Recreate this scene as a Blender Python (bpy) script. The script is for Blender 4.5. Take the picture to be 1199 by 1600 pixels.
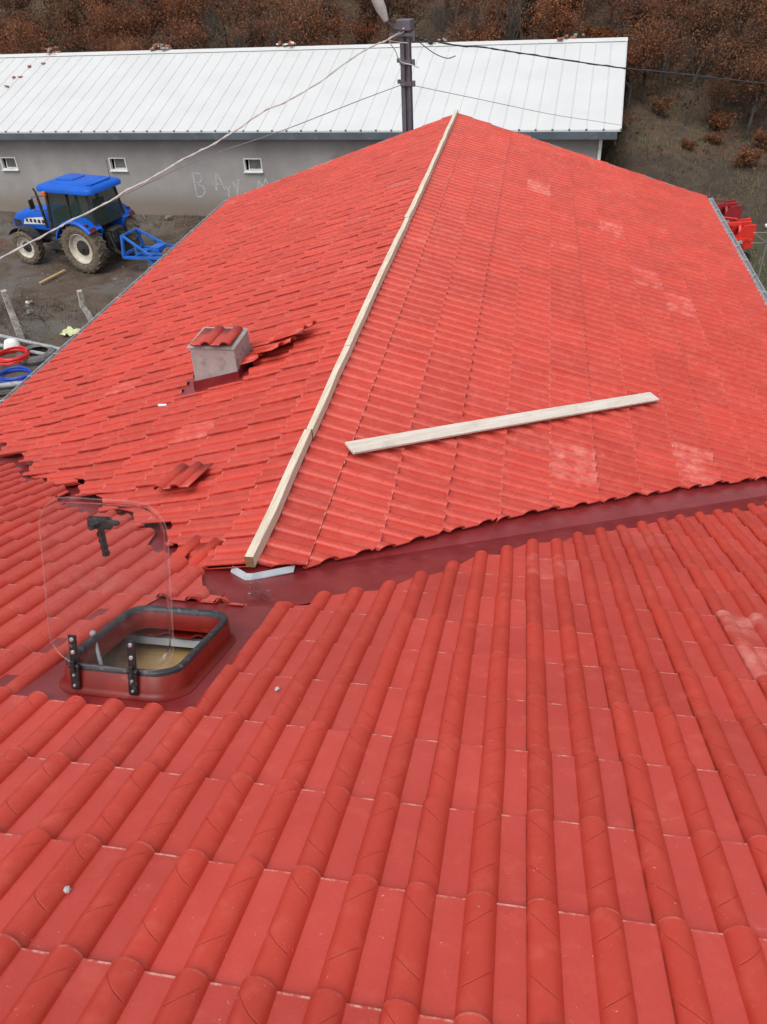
import bpy, bmesh, math, random
from mathutils import Vector, Matrix, noise as mnoise
sc = bpy.context.scene
col = sc.collection
for o in list(bpy.data.objects):
    bpy.data.objects.remove(o)
R = random.Random(7)
V = Vector

# ------------------------------------------------------------------ camera, light, exposure
cd = bpy.data.cameras.new('camera')
cam = bpy.data.objects.new('camera', cd); col.objects.link(cam); sc.camera = cam
cr, cu, cf = V((0.985028, 0.164952, -0.049352)), V((-0.061345, 0.600571, 0.797215)), V((-0.161288, 0.782022, -0.601541))
M3 = Matrix((cr, cu, -cf)).transposed()
cam.matrix_world = Matrix.Translation((1.381, -2.998, 8.187)) @ M3.to_4x4()
cd.sensor_fit = 'VERTICAL'; cd.sensor_height = 24.0; cd.lens = 1223.57 / 1600 * 24.0
cd.clip_start = 0.05; cd.clip_end = 1500
sc.view_settings.view_transform = 'Standard'; sc.view_settings.look = 'None'
sc.view_settings.gamma = 1; sc.view_settings.exposure = 0.40

SUN_EL, SUN_AZ = math.radians(60), math.radians(190)      # azimuth clockwise from +Y
w = bpy.data.worlds.new('World'); sc.world = w; w.use_nodes = True
nt = w.node_tree; bg = nt.nodes['Background']
sky = nt.nodes.new('ShaderNodeTexSky'); sky.sky_type = 'NISHITA'; sky.sun_disc = False
sky.sun_elevation = SUN_EL; sky.sun_rotation = SUN_AZ; sky.air_density = 1.0; sky.dust_density = 3.0
hs = nt.nodes.new('ShaderNodeHueSaturation'); hs.inputs['Saturation'].default_value = 0.22
nt.links.new(sky.outputs[0], hs.inputs['Color']); nt.links.new(hs.outputs[0], bg.inputs[0])
bg.inputs[1].default_value = 0.15
sd = bpy.data.lights.new('sun', 'SUN'); sd.energy = 1.1; sd.angle = math.radians(40); sd.color = (1, .97, .93)
so = bpy.data.objects.new('sun', sd); col.objects.link(so)
sdir = V((math.sin(SUN_AZ) * math.cos(SUN_EL), math.cos(SUN_AZ) * math.cos(SUN_EL), math.sin(SUN_EL)))
so.rotation_euler = sdir.to_track_quat('Z', 'Y').to_euler(); so.location = (0, 0, 30)

# ------------------------------------------------------------------ materials
def nodes_of(name):
    m = bpy.data.materials.new(name); m.use_nodes = True
    t = m.node_tree; return m, t, t.nodes['Principled BSDF']
def N(t, typ, **kw):
    n = t.nodes.new(typ)
    for k, v in kw.items():
        if k.startswith('i_'):
            key = k[2:]; key = int(key) if key.isdigit() else key.replace('_', ' ')
            n.inputs[key].default_value = v
        else: setattr(n, k, v)
    return n
def L(t, a, b): t.links.new(a, b)
def c4(c): return (c[0], c[1], c[2], 1)
def math_(t, op, a, b=None, c=None, clamp=False):
    n = t.nodes.new('ShaderNodeMath'); n.operation = op; n.use_clamp = clamp
    for i, x in enumerate((a, b, c)):
        if x is None: continue
        if isinstance(x, (int, float)): n.inputs[i].default_value = x
        else: L(t, x, n.inputs[i])
    return n.outputs[0]
def mix(t, f, a, b, mode='MIX'):
    n = t.nodes.new('ShaderNodeMix'); n.data_type = 'RGBA'; n.blend_type = mode
    for s, x in ((n.inputs[0], f), (n.inputs[6], a), (n.inputs[7], b)):
        if isinstance(x, (int, float)): s.default_value = x
        elif isinstance(x, tuple): s.default_value = c4(x)
        else: L(t, x, s)
    return n.outputs[2]
def noise(t, scale, detail=4, rough=.55, vec=None, coord='Object', dist=0):
    n = N(t, 'ShaderNodeTexNoise'); n.inputs['Scale'].default_value = scale
    n.inputs['Detail'].default_value = detail; n.inputs['Roughness'].default_value = rough; n.inputs['Distortion'].default_value = dist
    if vec is None:
        tc = N(t, 'ShaderNodeTexCoord'); vec = tc.outputs[coord]
    L(t, vec, n.inputs['Vector']); return n.outputs[0]
def ramp(t, f, a, b):
    n = N(t, 'ShaderNodeMapRange'); n.interpolation_type = 'SMOOTHSTEP'
    n.inputs[1].default_value = a; n.inputs[2].default_value = b; L(t, f, n.inputs[0]); return n.outputs[0]
def bump(t, p, h, strength, dist):
    n = N(t, 'ShaderNodeBump'); n.inputs['Strength'].default_value = strength; n.inputs['Distance'].default_value = dist
    L(t, h, n.inputs['Height']); L(t, n.outputs[0], p.inputs['Normal']); return n
def paint(name, c, rough=.5, metal=0, var=.18, scale=6, dirt=None, dirt_amt=.0, bmp=.0, spec=.5):
    """a painted / plain surface with tonal variation and optional dirt"""
    m, t, p = nodes_of(name)
    n = noise(t, scale)
    c2 = tuple(x * (1 - var) for x in c); c1 = tuple(min(1, x * (1 + var)) for x in c)
    o = mix(t, ramp(t, n, .3, .7), c2, c1)
    if dirt:
        d = noise(t, scale * 2.3, 6, .65)
        o = mix(t, math_(t, 'MULTIPLY', ramp(t, d, .62 - dirt_amt * .4, .78 - dirt_amt * .3), .85), o, dirt)
    L(t, o, p.inputs['Base Color']); p.inputs['Roughness'].default_value = rough; p.inputs['Metallic'].default_value = metal
    p.inputs['Specular IOR Level'].default_value = spec
    if bmp: bump(t, p, noise(t, scale * 5, 5), bmp, .01)
    return m

def lidedge_material():
    m, t, p = nodes_of('acrylic_edge')
    tr = N(t, 'ShaderNodeBsdfTransparent'); df = N(t, 'ShaderNodeBsdfDiffuse'); df.inputs[0].default_value = (.72, .68, .68, 1)
    ms = N(t, 'ShaderNodeMixShader'); ms.inputs[0].default_value = .055
    L(t, tr.outputs[0], ms.inputs[1]); L(t, df.outputs[0], ms.inputs[2]); L(t, ms.outputs[0], t.nodes['Material Output'].inputs[0]); return m
def tile_material():
    m, t, p = nodes_of('red_tile')
    uv = N(t, 'ShaderNodeUVMap'); uv.uv_map = 'tile'; suv = N(t, 'ShaderNodeSeparateXYZ'); L(t, uv.outputs[0], suv.inputs[0])
    ur = N(t, 'ShaderNodeUVMap'); ur.uv_map = 'roll'; sur = N(t, 'ShaderNodeSeparateXYZ'); L(t, ur.outputs[0], sur.inputs[0])
    u, v = suv.outputs[0], suv.outputs[1]; s, kind = sur.outputs[0], sur.outputs[1]
    tint = N(t, 'ShaderNodeAttribute', attribute_name='tint').outputs['Fac']
    fade = N(t, 'ShaderNodeAttribute', attribute_name='fade').outputs['Fac']  # faded tiles, and on the wing a little sky sheen as colour
    jit = N(t, 'ShaderNodeAttribute', attribute_name='jit').outputs['Fac']
    n1 = noise(t, 1.7, 3); n2 = noise(t, 14, 6, .6); n3 = noise(t, 60, 4, .7)
    base = mix(t, ramp(t, n1, .3, .7), (.475, .049, .034), (.53, .063, .047))
    isroll = math_(t, 'GREATER_THAN', kind, .5)
    base = mix(t, math_(t, 'MULTIPLY', isroll, .75), base, (.485, .041, .021))  # rolls get a deeper red: their shading is put into the colour
    mul = math_(t, 'MULTIPLY_ADD', tint, .17, .915)
    vm = N(t, 'ShaderNodeVectorMath', operation='SCALE'); L(t, base, vm.inputs[0]); L(t, mul, vm.inputs['Scale'])
    base = vm.outputs[0]
    gr_ = math_(t, 'MULTIPLY_ADD', noise(t, 130, 4, .75), .36, .82)
    vg_ = N(t, 'ShaderNodeVectorMath', operation='SCALE'); L(t, base, vg_.inputs[0]); L(t, gr_, vg_.inputs['Scale']); base = vg_.outputs[0]
    blot = ramp(t, n2, .48, .78)
    base = mix(t, math_(t, 'MULTIPLY', blot, .28), base, (.66, .14, .10))
    base = mix(t, math_(t, 'MULTIPLY', fade, math_(t, 'MULTIPLY', math_(t, 'MULTIPLY', ramp(t, n2, .25, .70), math_(t, 'MULTIPLY_ADD', ramp(t, noise(t, 2.6, 4, .6), .35, .6), .8, .2)), 1.25)), base, (.70, .26, .22))
    # rubbed dusty smears
    n5 = noise(t, 4.2, 7, .72, dist=.6)
    sm = math_(t, 'MULTIPLY', ramp(t, n5, .64, .76), ramp(t, n3, .42, .62))
    base = mix(t, math_(t, 'MULTIPLY', sm, .42), base, (.80, .42, .36))
    # embossed creases running slantwise over the rolls
    sgn = math_(t, 'SUBTRACT', math_(t, 'MULTIPLY', kind, 2), 3)          # kind 1 -> -1, kind 2 -> +1
    mask = None
    for c, k, q in ((.30, .085, .05), (.79, .10, .06)):
        a = math_(t, 'MULTIPLY', math_(t, 'MULTIPLY', s, k), sgn)
        b = math_(t, 'MULTIPLY', math_(t, 'MULTIPLY', s, s), q)
        cc = math_(t, 'ADD', c, math_(t, 'MULTIPLY', jit, .05))
        d = math_(t, 'ABSOLUTE', math_(t, 'SUBTRACT', v, math_(t, 'ADD', math_(t, 'ADD', a, b), cc)))
        mk = math_(t, 'SUBTRACT', 1.0, ramp(t, d, .002, .0085))
        mask = mk if mask is None else math_(t, 'MAXIMUM', mask, mk)
    mask = math_(t, 'MULTIPLY', mask, isroll)
    mask = math_(t, 'MULTIPLY', mask, math_(t, 'SUBTRACT', 1.0, ramp(t, math_(t, 'ABSOLUTE', s), .62, .98)))
    base = mix(t, math_(t, 'MULTIPLY', mask, .30), base, (.20, .014, .007))
    # worn pale lip at the tail of the flats and a little on the rolls
    lip = math_(t, 'MULTIPLY', ramp(t, v, .978, .990), ramp(t, noise(t, 26, 4, .7), .42, .66))
    lip = math_(t, 'MULTIPLY', lip, math_(t, 'SUBTRACT', 1.0, math_(t, 'MULTIPLY', isroll, .75)))
    base = mix(t, math_(t, 'MULTIPLY', lip, .62), base, (.82, .52, .42))
    jl = math_(t, 'MULTIPLY', math_(t, 'SUBTRACT', 1.0, ramp(t, u, .002, .016)), ramp(t, noise(t, 11, 3), .35, .6))
    base = mix(t, math_(t, 'MULTIPLY', jl, .6), base, (.10, .010, .008))
    scr = ramp(t, noise(t, 38, 2, .5, dist=3.5), .735, .76)
    base = mix(t, math_(t, 'MULTIPLY', scr, .5), base, (.85, .5, .45))
    L(t, base, p.inputs['Base Color'])
    L(t, math_(t, 'MULTIPLY_ADD', n2, .25, .30), p.inputs['Roughness'])
    p.inputs['Specular IOR Level'].default_value = .45
    h = math_(t, 'SUBTRACT', math_(t, 'MULTIPLY', noise(t, 7, 2), .8), math_(t, 'MULTIPLY', mask, .38))
    bump(t, p, h, .6, .006)
    return m

def flash_material():
    m, t, p = nodes_of('maroon_flashing')
    n = noise(t, 5, 5, .6)
    o = mix(t, ramp(t, n, .3, .7), (.19, .016, .018), (.24, .028, .030))
    d = noise(t, 16, 6, .7)
    o = mix(t, math_(t, 'MULTIPLY', ramp(t, d, .58, .8), .4), o, (.38, .2, .2))
    L(t, o, p.inputs['Base Color']); p.inputs['Roughness'].default_value = .34
    bump(t, p, noise(t, 3.5, 2), .35, .03); return m

def wood_material(name, c, dark, grain=(3, 40, 40), stain=.35):
    m, t, p = nodes_of(name)
    tc = N(t, 'ShaderNodeTexCoord'); mp = N(t, 'ShaderNodeMapping'); mp.inputs['Scale'].default_value = grain
    L(t, tc.outputs['Object'], mp.inputs[0])
    g = noise(t, 1, 6, .65, vec=mp.outputs[0], dist=.4)
    o = mix(t, ramp(t, g, .35, .7), c, dark)
    o = mix(t, math_(t, 'MULTIPLY', ramp(t, noise(t, 5, 5, .7), .5, .75), stain), o, tuple(x * .5 for x in dark))
    L(t, o, p.inputs['Base Color']); p.inputs['Roughness'].default_value = .75; bump(t, p, g, .4, .004); return m

def ground_material():
    m, t, p = nodes_of('muddy_ground')
    g = N(t, 'ShaderNodeNewGeometry'); pos = g.outputs['Position']
    sx = N(t, 'ShaderNodeSeparateXYZ'); L(t, pos, sx.inputs[0])
    a = noise(t, .45, 6, .62, vec=pos); b = noise(t, 1.6, 7, .7, vec=pos, dist=.5); c = noise(t, 9, 5, .7, vec=pos); d = noise(t, .9, 4, .6, vec=pos, dist=1)
    o = mix(t, ramp(t, b, .35, .65), (.062, .042, .029), (.115, .080, .056))
    o = mix(t, math_(t, 'MULTIPLY', ramp(t, a, .44, .58), .85), o, (.125, .110, .098))
    o = mix(t, math_(t, 'MULTIPLY', ramp(t, d, .55, .66), .75), o, (.105, .045, .028))
    o = mix(t, math_(t, 'MULTIPLY', ramp(t, noise(t, .8, 7, .75, vec=pos, dist=.8), .60, .70), .8), o, (.30, .29, .28))
    o = mix(t, math_(t, 'MULTIPLY', ramp(t, c, .5, .75), .5), o, (.04, .03, .024))
    # right yard and the hillside: grass, leaf litter, raw soil on the bank
    grassy = mix(t, ramp(t, b, .4, .62), (.060, .052, .028), (.045, .060, .020))
    grassy = mix(t, math_(t, 'MULTIPLY', ramp(t, c, .45, .7), .6), grassy, (.13, .10, .065))
    fx = ramp(t, sx.outputs[0], 3.6, 5.0)
    o = mix(t, fx, o, grassy)
    soil = mix(t, ramp(t, b, .35, .7), (.040, .027, .019), (.080, .055, .037))
    soil = mix(t, math_(t, 'MULTIPLY', ramp(t, c, .55, .75), .5), soil, (.13, .085, .055))
    hz = math_(t, 'ADD', sx.outputs[1], math_(t, 'MULTIPLY', a, 3))
    o = mix(t, math_(t, 'MULTIPLY', fx, ramp(t, hz, 24.0, 25.5)), o, soil)
    lit = mix(t, ramp(t, b, .38, .66), (.052, .038, .026), (.110, .062, .038))
    lit = mix(t, math_(t, 'MULTIPLY', ramp(t, d, .48, .6), .55), lit, (.066, .062, .028))
    lit = mix(t, math_(t, 'MULTIPLY', ramp(t, c, .5, .72), .5), lit, (.135, .085, .052))
    o = mix(t, ramp(t, hz, 28.0, 29.0), o, lit)
    L(t, o, p.inputs['Base Color']); p.inputs['Roughness'].default_value = .9
    h = math_(t, 'ADD', b, math_(t, 'MULTIPLY', c, .5)); bump(t, p, h, 1.0, .10); return m

def wall_material():
    m, t, p = nodes_of('grey_render')
    tc = N(t, 'ShaderNodeTexCoord'); sx = N(t, 'ShaderNodeSeparateXYZ'); L(t, tc.outputs['Object'], sx.inputs[0])
    a = noise(t, .6, 6, .6); b = noise(t, 3, 5, .6)
    o = mix(t, ramp(t, a, .35, .65), (.262, .245, .236), (.330, .312, .302))
    o = mix(t, math_(t, 'MULTIPLY', ramp(t, b, .5, .75), .35), o, (.37, .36, .35))
    lowm = math_(t, 'SUBTRACT', 1.0, ramp(t, math_(t, 'ADD', sx.outputs[2], math_(t, 'MULTIPLY', a, -.9)), -.25, .55))
    o = mix(t, math_(t, 'MULTIPLY', lowm, .75), o, (.20, .155, .115))
    st = ramp(t, noise(t, .33, 4, .6, dist=.3), .60, .70)
    o = mix(t, math_(t, 'MULTIPLY', st, .6), o, (.22, .175, .135))
    L(t, o, p.inputs['Base Color']); p.inputs['Roughness'].default_value = .9; bump(t, p, b, .3, .02); return m

def leaf_material():
    m, t, p = nodes_of('oak_leaves')
    tint = N(t, 'ShaderNodeAttribute', attribute_name='tint').outputs['Fac']
    oi = N(t, 'ShaderNodeObjectInfo').outputs['Random']
    r = N(t, 'ShaderNodeValToRGB'); e = r.color_ramp.elements
    e[0].position = 0; e[0].color = (.070, .042, .028, 1); e[1].position = 1; e[1].color = (.36, .15, .062, 1)
    for ps, c in ((.3, (.135, .058, .034, 1)), (.55, (.20, .070, .036, 1)), (.8, (.27, .092, .040, 1))):
        x = e.new(ps); x.color = c
    L(t, tint, r.inputs[0])
    o = mix(t, math_(t, 'MULTIPLY', oi, .55), r.outputs[0], (.125, .090, .058))
    L(t, o, p.inputs['Base Color']); p.inputs['Roughness'].default_value = .7
    p.inputs['Specular IOR Level'].default_value = .2
    tr = N(t, 'ShaderNodeBsdfTranslucent'); L(t, o, tr.inputs[0])
    ms = N(t, 'ShaderNodeMixShader'); ms.inputs[0].default_value = .25
    out = t.nodes['Material Output']; L(t, p.outputs[0], ms.inputs[1]); L(t, tr.outputs[0], ms.inputs[2]); L(t, ms.outputs[0], out.inputs[0])
    return m

def glass_material(name, c=(1, 1, 1), rough=.02, ior=1.45, alpha=None):
    m, t, p = nodes_of(name)
    if alpha is None:
        p.inputs['Transmission Weight'].default_value = 1; p.inputs['Base Color'].default_value = c4(c)
    else:
        p.inputs['Base Color'].default_value = c4(c); p.inputs['Alpha'].default_value = alpha
    p.inputs['Roughness'].default_value = rough; p.inputs['IOR'].default_value = ior; return m
def acrylic_material():
    # thin clear sheet: mostly straight-through with a fresnel sheen and a few scuffs
    m, t, p = nodes_of('clear_acrylic')
    tr = N(t, 'ShaderNodeBsdfTransparent'); tr.inputs[0].default_value = (.965, .97, .97, 1)
    gl = N(t, 'ShaderNodeBsdfGlossy'); gl.inputs['Roughness'].default_value = .06; gl.inputs[0].default_value = (.95, .97, 1, 1)
    df = N(t, 'ShaderNodeBsdfDiffuse'); df.inputs[0].default_value = (.75, .72, .72, 1)
    fr = N(t, 'ShaderNodeFresnel'); fr.inputs[0].default_value = 1.16
    m1 = N(t, 'ShaderNodeMixShader'); L(t, fr.outputs[0], m1.inputs[0]); L(t, tr.outputs[0], m1.inputs[1]); L(t, gl.outputs[0], m1.inputs[2])
    d = ramp(t, noise(t, 9, 6, .7, dist=.5), .5, .8)
    m2 = N(t, 'ShaderNodeMixShader'); L(t, math_(t, 'MULTIPLY_ADD', d, .035, .008), m2.inputs[0]); L(t, m1.outputs[0], m2.inputs[1]); L(t, df.outputs[0], m2.inputs[2])
    L(t, m2.outputs[0], t.nodes['Material Output'].inputs[0]); return m

MT = dict(
    tile=tile_material(), flash=flash_material(), ground=ground_material(), wall=wall_material(), leaf=leaf_material(), acrylic=acrylic_material(), lidedge=lidedge_material(),
    beam=wood_material('pale_sawn_timber', (.70, .62, .50), (.54, .45, .33), (40, 3, 40), .18),
    beam_end=wood_material('sawn_end_grain', (.30, .17, .08), (.16, .08, .04), (60, 60, 60)),
    plank=wood_material('weathered_plank', (.68, .62, .55), (.54, .47, .40), (3, 50, 50), .30),
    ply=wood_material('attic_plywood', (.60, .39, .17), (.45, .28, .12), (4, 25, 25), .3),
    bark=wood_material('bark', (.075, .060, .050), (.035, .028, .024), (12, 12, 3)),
    curb=paint('maroon_gelcoat', (.17, .010, .006), .38, var=.2, scale=5, dirt=(.25, .06, .04), dirt_amt=.1, spec=.3),
    seal=paint('rubber_seal', (.026, .027, .032), .5, var=.2, scale=20, dirt=(.15, .14, .14), dirt_amt=.2),
    blackp=paint('black_plastic', (.012, .012, .014), .4, var=.3, scale=20, dirt=(.12, .1, .1), dirt_amt=.15),
    zinc=paint('galvanised_zinc', (.42, .44, .46), .45, .4, .2, 9, (.3, .31, .32), .3),
    screw=paint('steel_screw', (.55, .55, .55), .35, .8, .1, 30),
    plaster=paint('chimney_render', (.36, .325, .31), .9, var=.15, scale=4, dirt=(.24, .2, .19), dirt_amt=.35, bmp=.4),
    membrane=paint('grey_membrane', (.38, .41, .44), .6, var=.15, scale=8),
    barnroof=paint('white_sheet_metal', (.552, .562, .559), .55, 0, .03, .8, (.62, .62, .62), .05),
    ribs=paint('shaded_rib_metal', (.52, .53, .535), .5, 0, .05, .8),  # darker than the roof sheets: seam shading put into the rib colour
    fascia=paint('slate_fascia', (.085, .105, .125), .5, 0, .15, 1.5, (.15, .16, .17), .2),
    whitep=paint('white_plastic', (.72, .72, .70), .5, var=.08, scale=3, dirt=(.45, .42, .38), dirt_amt=.2),
    darkglass=paint('dark_window_glass', (.03, .032, .032), .12, var=.3, scale=2),
    greywin=paint('dusty_window_glass', (.085, .078, .075), .25, var=.3, scale=4),
    darkroom=paint('dark_interior', (.02, .018, .016), .9),
    steelpole=paint('painted_steel_pole', (.120, .108, .130), .55, .2, .2, 3, (.16, .12, .10), .15),
    lampgrey=paint('lamp_housing', (.42, .44, .44), .45, 0, .12, 8, (.3, .3, .28), .2),
    cable_w=paint('white_cable', (.50, .48, .47), .7, var=.1, scale=8),
    cable_k=paint('black_cable', (.035, .035, .04), .7, var=.1),
    cable_g=paint('thin_grey_wire', (.20, .19, .19), .6, var=.1),
    blue=paint('tractor_blue', (.004, .095, .50), .5, 0, .10, 3, (.08, .10, .15), .06, spec=.3),
    bluedirty=paint('implement_blue', (.012, .13, .52), .5, 0, .2, 5, (.12, .085, .06), .25),
    blackm=paint('black_metal', (.022, .021, .021), .55, 0, .3, 6, (.09, .07, .05), .3),
    cabglass=glass_material('tinted_cab_glass', (.030, .055, .045), .08, alpha=.66),
    tyre=paint('muddy_tyre', (.085, .066, .050), .85, 0, .25, 6, (.19, .145, .10), .55, .4),
    rim=paint('cream_rim', (.56, .52, .44), .5, 0, .12, 5, (.26, .18, .11), .3),
    rust=paint('rusty_steel', (.17, .085, .05), .8, 0, .3, 8, (.08, .05, .035), .3),
    orange=paint('orange_lens', (.70, .12, .02), .3), redlens=paint('red_lens', (.10, .008, .008), .3),
    red=paint('machine_red', (.62, .030, .020), .4, 0, .12, 5, (.3, .06, .04), .1),
    darkred=paint('faded_dark_red', (.26, .012, .018), .5, 0, .2, 5, (.12, .05, .04), .2),
    concrete=paint('old_concrete', (.40, .37, .335), .95, 0, .2, 6, (.16, .14, .12), .4, .5),
    redpipe=paint('red_plastic_pipe', (.66, .02, .018), .4, 0, .1, 9), bluepipe=paint('blue_plastic_pipe', (.015, .07, .50), .4, 0, .1, 9),
    greypipe=paint('grey_pipe', (.33, .33, .34), .5, 0, .15, 6, (.2, .18, .16), .3),
    oldrubber=paint('old_grey_rubber', (.10, .10, .105), .8, 0, .2, 6, (.18, .16, .14), .4),
    cloth=paint('pale_yellow_sheet', (.52, .54, .30), .9, 0, .2, 9),
    stone=paint('stone', (.26, .25, .23), .95, 0, .35, 9, (.12, .1, .08), .3, .5),
    shard=paint('terracotta_shard', (.30, .10, .055), .9, 0, .4, 9, (.12, .08, .06), .4, .5),
    chalk=paint('white_chalk', (.42, .42, .42), .95, 0, .15, 12), twig=paint('bare_twigs', (.075, .055, .048), .9),
    grass=paint('dry_grass', (.13, .115, .055), .9, 0, .5, .7), film=acrylic_material(),
)

# ------------------------------------------------------------------ mesh helpers
class MB:
    def __init__(s): s.v, s.f, s.m = [], [], []
    def add(s, vs, fs, mi=0):
        n = len(s.v); s.v += [V(x) for x in vs]
        for f in fs: s.f.append(tuple(i + n for i in f)); s.m.append(mi)
        return s
    def box(s, c, d, rot=None, mi=0, taper=(1, 1), bev=0):
        c = V(c); dx, dy, dz = d[0] / 2, d[1] / 2, d[2] / 2
        b = min(bev, dx * .9, dy * .9)
        if b:
            def ring(z, kx, ky, ins=0):
                X, Y = dx * kx - ins, dy * ky - ins; q = b
                return [(X - q, -Y, z), (X, -Y + q, z), (X, Y - q, z), (X - q, Y, z), (-X + q, Y, z), (-X, Y - q, z), (-X, -Y + q, z), (-X + q, -Y, z)]
            bz = min(b, dz * .45)
            P = ring(-dz, 1, 1, bz) + ring(-dz + bz, 1, 1) + ring(dz - bz, *taper) + ring(dz, taper[0], taper[1], bz)
            F = [tuple(reversed(range(8))), tuple(range(24, 32))]
            for k in range(3):
                for i in range(8):
                    j = (i + 1) % 8; F.append((k * 8 + i, k * 8 + j, k * 8 + 8 + j, k * 8 + 8 + i))
        else:
            tx, ty = taper
            P = [(-dx, -dy, -dz), (dx, -dy, -dz), (dx, dy, -dz), (-dx, dy, -dz), (-dx * tx, -dy * ty, dz), (dx * tx, -dy * ty, dz), (dx * tx, dy * ty, dz), (-dx * tx, dy * ty, dz)]
            F = [(0, 3, 2, 1), (4, 5, 6, 7), (0, 1, 5, 4), (1, 2, 6, 5), (2, 3, 7, 6), (3, 0, 4, 7)]
        P = [V(p) for p in P]
        if rot is not None: P = [rot @ p for p in P]
        return s.add([p + c for p in P], F, mi)
    def bar(s, a, b, wd, ht=None, mi=0, up=(0, 0, 1)):
        a, b = V(a), V(b); d = b - a; ht = ht or wd
        x = d.normalized(); y = V(up).cross(x)
        if y.length < 1e-3: y = V((1, 0, 0)).cross(x)
        y.normalize(); z = x.cross(y)
        return s.box((a + b) / 2, (d.length, wd, ht), Matrix((x, y, z)).transposed(), mi)
    def tube(s, pts, r, n=8, mi=0, closed=False, cap=True):
        pts = [V(p) for p in pts]; m = len(pts)
        rs = r if isinstance(r, (list, tuple)) else [r] * m
        P = []; prev = None
        for i, p in enumerate(pts):
            if closed: t = (pts[(i + 1) % m] - pts[i - 1]).normalized()
            else: t = (pts[min(i + 1, m - 1)] - pts[max(i - 1, 0)]).normalized()
            if prev is None:
                x = t.cross(V((0, 0, 1)));
                if x.length < 1e-3: x = t.cross(V((1, 0, 0)))
            else: x = prev - t * prev.dot(t)
            x.normalize(); prev = x; y = t.cross(x)
            P += [p + (x * math.cos(2 * math.pi * k / n) + y * math.sin(2 * math.pi * k / n)) * rs[i] for k in range(n)]
        F = []
        for i in range(m if closed else m - 1):
            j = (i + 1) % m
            for k in range(n):
                l = (k + 1) % n; F.append((i * n + k, i * n + l, j * n + l, j * n + k))
        if cap and not closed: F += [tuple(reversed(range(n))), tuple(range((m - 1) * n, m * n))]
        return s.add(P, F, mi)
    def lathe(s, prof, c=(0, 0, 0), axis='Y', n=32, mi=0, a0=0, a1=2 * math.pi):
        """profile [(radius, offset along axis)]"""
        full = abs(a1 - a0 - 2 * math.pi) < 1e-6; P = []; m = len(prof); c = V(c)
        steps = n if full else n + 1
        for i in range(steps):
            a = a0 + (a1 - a0) * i / n
            for r, h in prof:
                q = (r * math.cos(a), h, r * math.sin(a)) if axis == 'Y' else (r * math.cos(a), r * math.sin(a), h)
                P.append(V(q) + c)
        F = []
        for i in range(n):
            j = (i + 1) % steps
            for k in range(m - 1): F.append((i * m + k, i * m + k + 1, j * m + k + 1, j * m + k))
        return s.add(P, F, mi)
    def prism(s, poly, axis, a, b, mi=0):
        """poly of 2D points extruded along axis 'X','Y','Z' from a to b"""
        def q(p, h): return {'X': (h, p[0], p[1]), 'Y': (p[0], h, p[1]), 'Z': (p[0], p[1], h)}[axis]
        n = len(poly); P = [q(p, a) for p in poly] + [q(p, b) for p in poly]
        F = [tuple(reversed(range(n))), tuple(range(n, 2 * n))] + [(i, (i + 1) % n, n + (i + 1) % n, n + i) for i in range(n)]
        return s.add(P, F, mi)
    def xf(s, mat):
        s.v = [mat @ v for v in s.v]; return s
    def build(s, name, mats, parent=None, smooth=30, off=None, bevel=0):
        me = bpy.data.meshes.new(name)
        o3 = V(off) if off is not None else V((0, 0, 0))
        me.from_pydata([tuple(v - o3) for v in s.v], [], s.f)
        mats = mats if isinstance(mats, (list, tuple)) else [mats]
        for m in mats: me.materials.append(MT[m])
        if len(mats) > 1: me.polygons.foreach_set('material_index', s.m)
        bm = bmesh.new(); bm.from_mesh(me); bmesh.ops.recalc_face_normals(bm, faces=bm.faces); bm.to_mesh(me); bm.free()
        if smooth: shade(me, smooth)
        ob = bpy.data.objects.new(name, me); col.objects.link(ob)
        if parent: ob.parent = parent
        if bevel:
            md = ob.modifiers.new('bevel', 'BEVEL'); md.width = bevel; md.segments = 2; md.limit_method = 'ANGLE'
        return ob
def shade(me, ang):
    me.polygons.foreach_set('use_smooth', [True] * len(me.polygons))
    me.set_sharp_from_angle(angle=math.radians(ang)); me.update()
def tag(o, label=None, cat=None, group=None, kind=None):
    if label: o['label'] = label
    if cat: o['category'] = cat
    if group: o['group'] = group
    if kind: o['kind'] = kind
    return o
def empty(name, loc, rz=0, mat=None):
    o = bpy.data.objects.new(name, None); col.objects.link(o)
    if mat is not None: o.matrix_world = mat
    else: o.location = loc; o.rotation_euler = (0, 0, rz)
    o.empty_display_size = .3; return o
def copy_tree(o, parent=None):
    c = o.copy(); col.objects.link(c); c.parent = parent
    for ch in list(o.children): copy_tree(ch, c)
    return c

# ------------------------------------------------------------------ terrain
def sstep(a, b, x):
    t = max(0, min(1, (x - a) / (b - a))); return t * t * (3 - 2 * t)
def terr(x, y):
    wob = mnoise.noise(V((x * .35, y * .35, 0))) * .5
    crest = max(.55, min(1.6, 1.6 - .18 * (x - 3.9)))
    yy = y + wob
    r = crest * sstep(24.3, 26.9, yy) + .20 * max(0, min(yy - 26.9, 4.5)) + .45 * max(0, yy - 31.4)
    l = .45 * max(0, y - 34.6)
    s = sstep(3.7, 4.7, x) if y < 33 else sstep(3.7, 9, x)
    h = r * s + l * (1 - s)
    h = 42 * (1 - math.exp(-h / 42))
    h += .05 * mnoise.noise(V((x * .9, y * .9, 3))) + (.25 * mnoise.noise(V((x * .2, y * .2, 7))) if y > 33 else 0)
    if y > 24.5 and x > 4: h += .12 * mnoise.noise(V((x * 1.6, y * 1.6, 5)))
    return h
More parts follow.
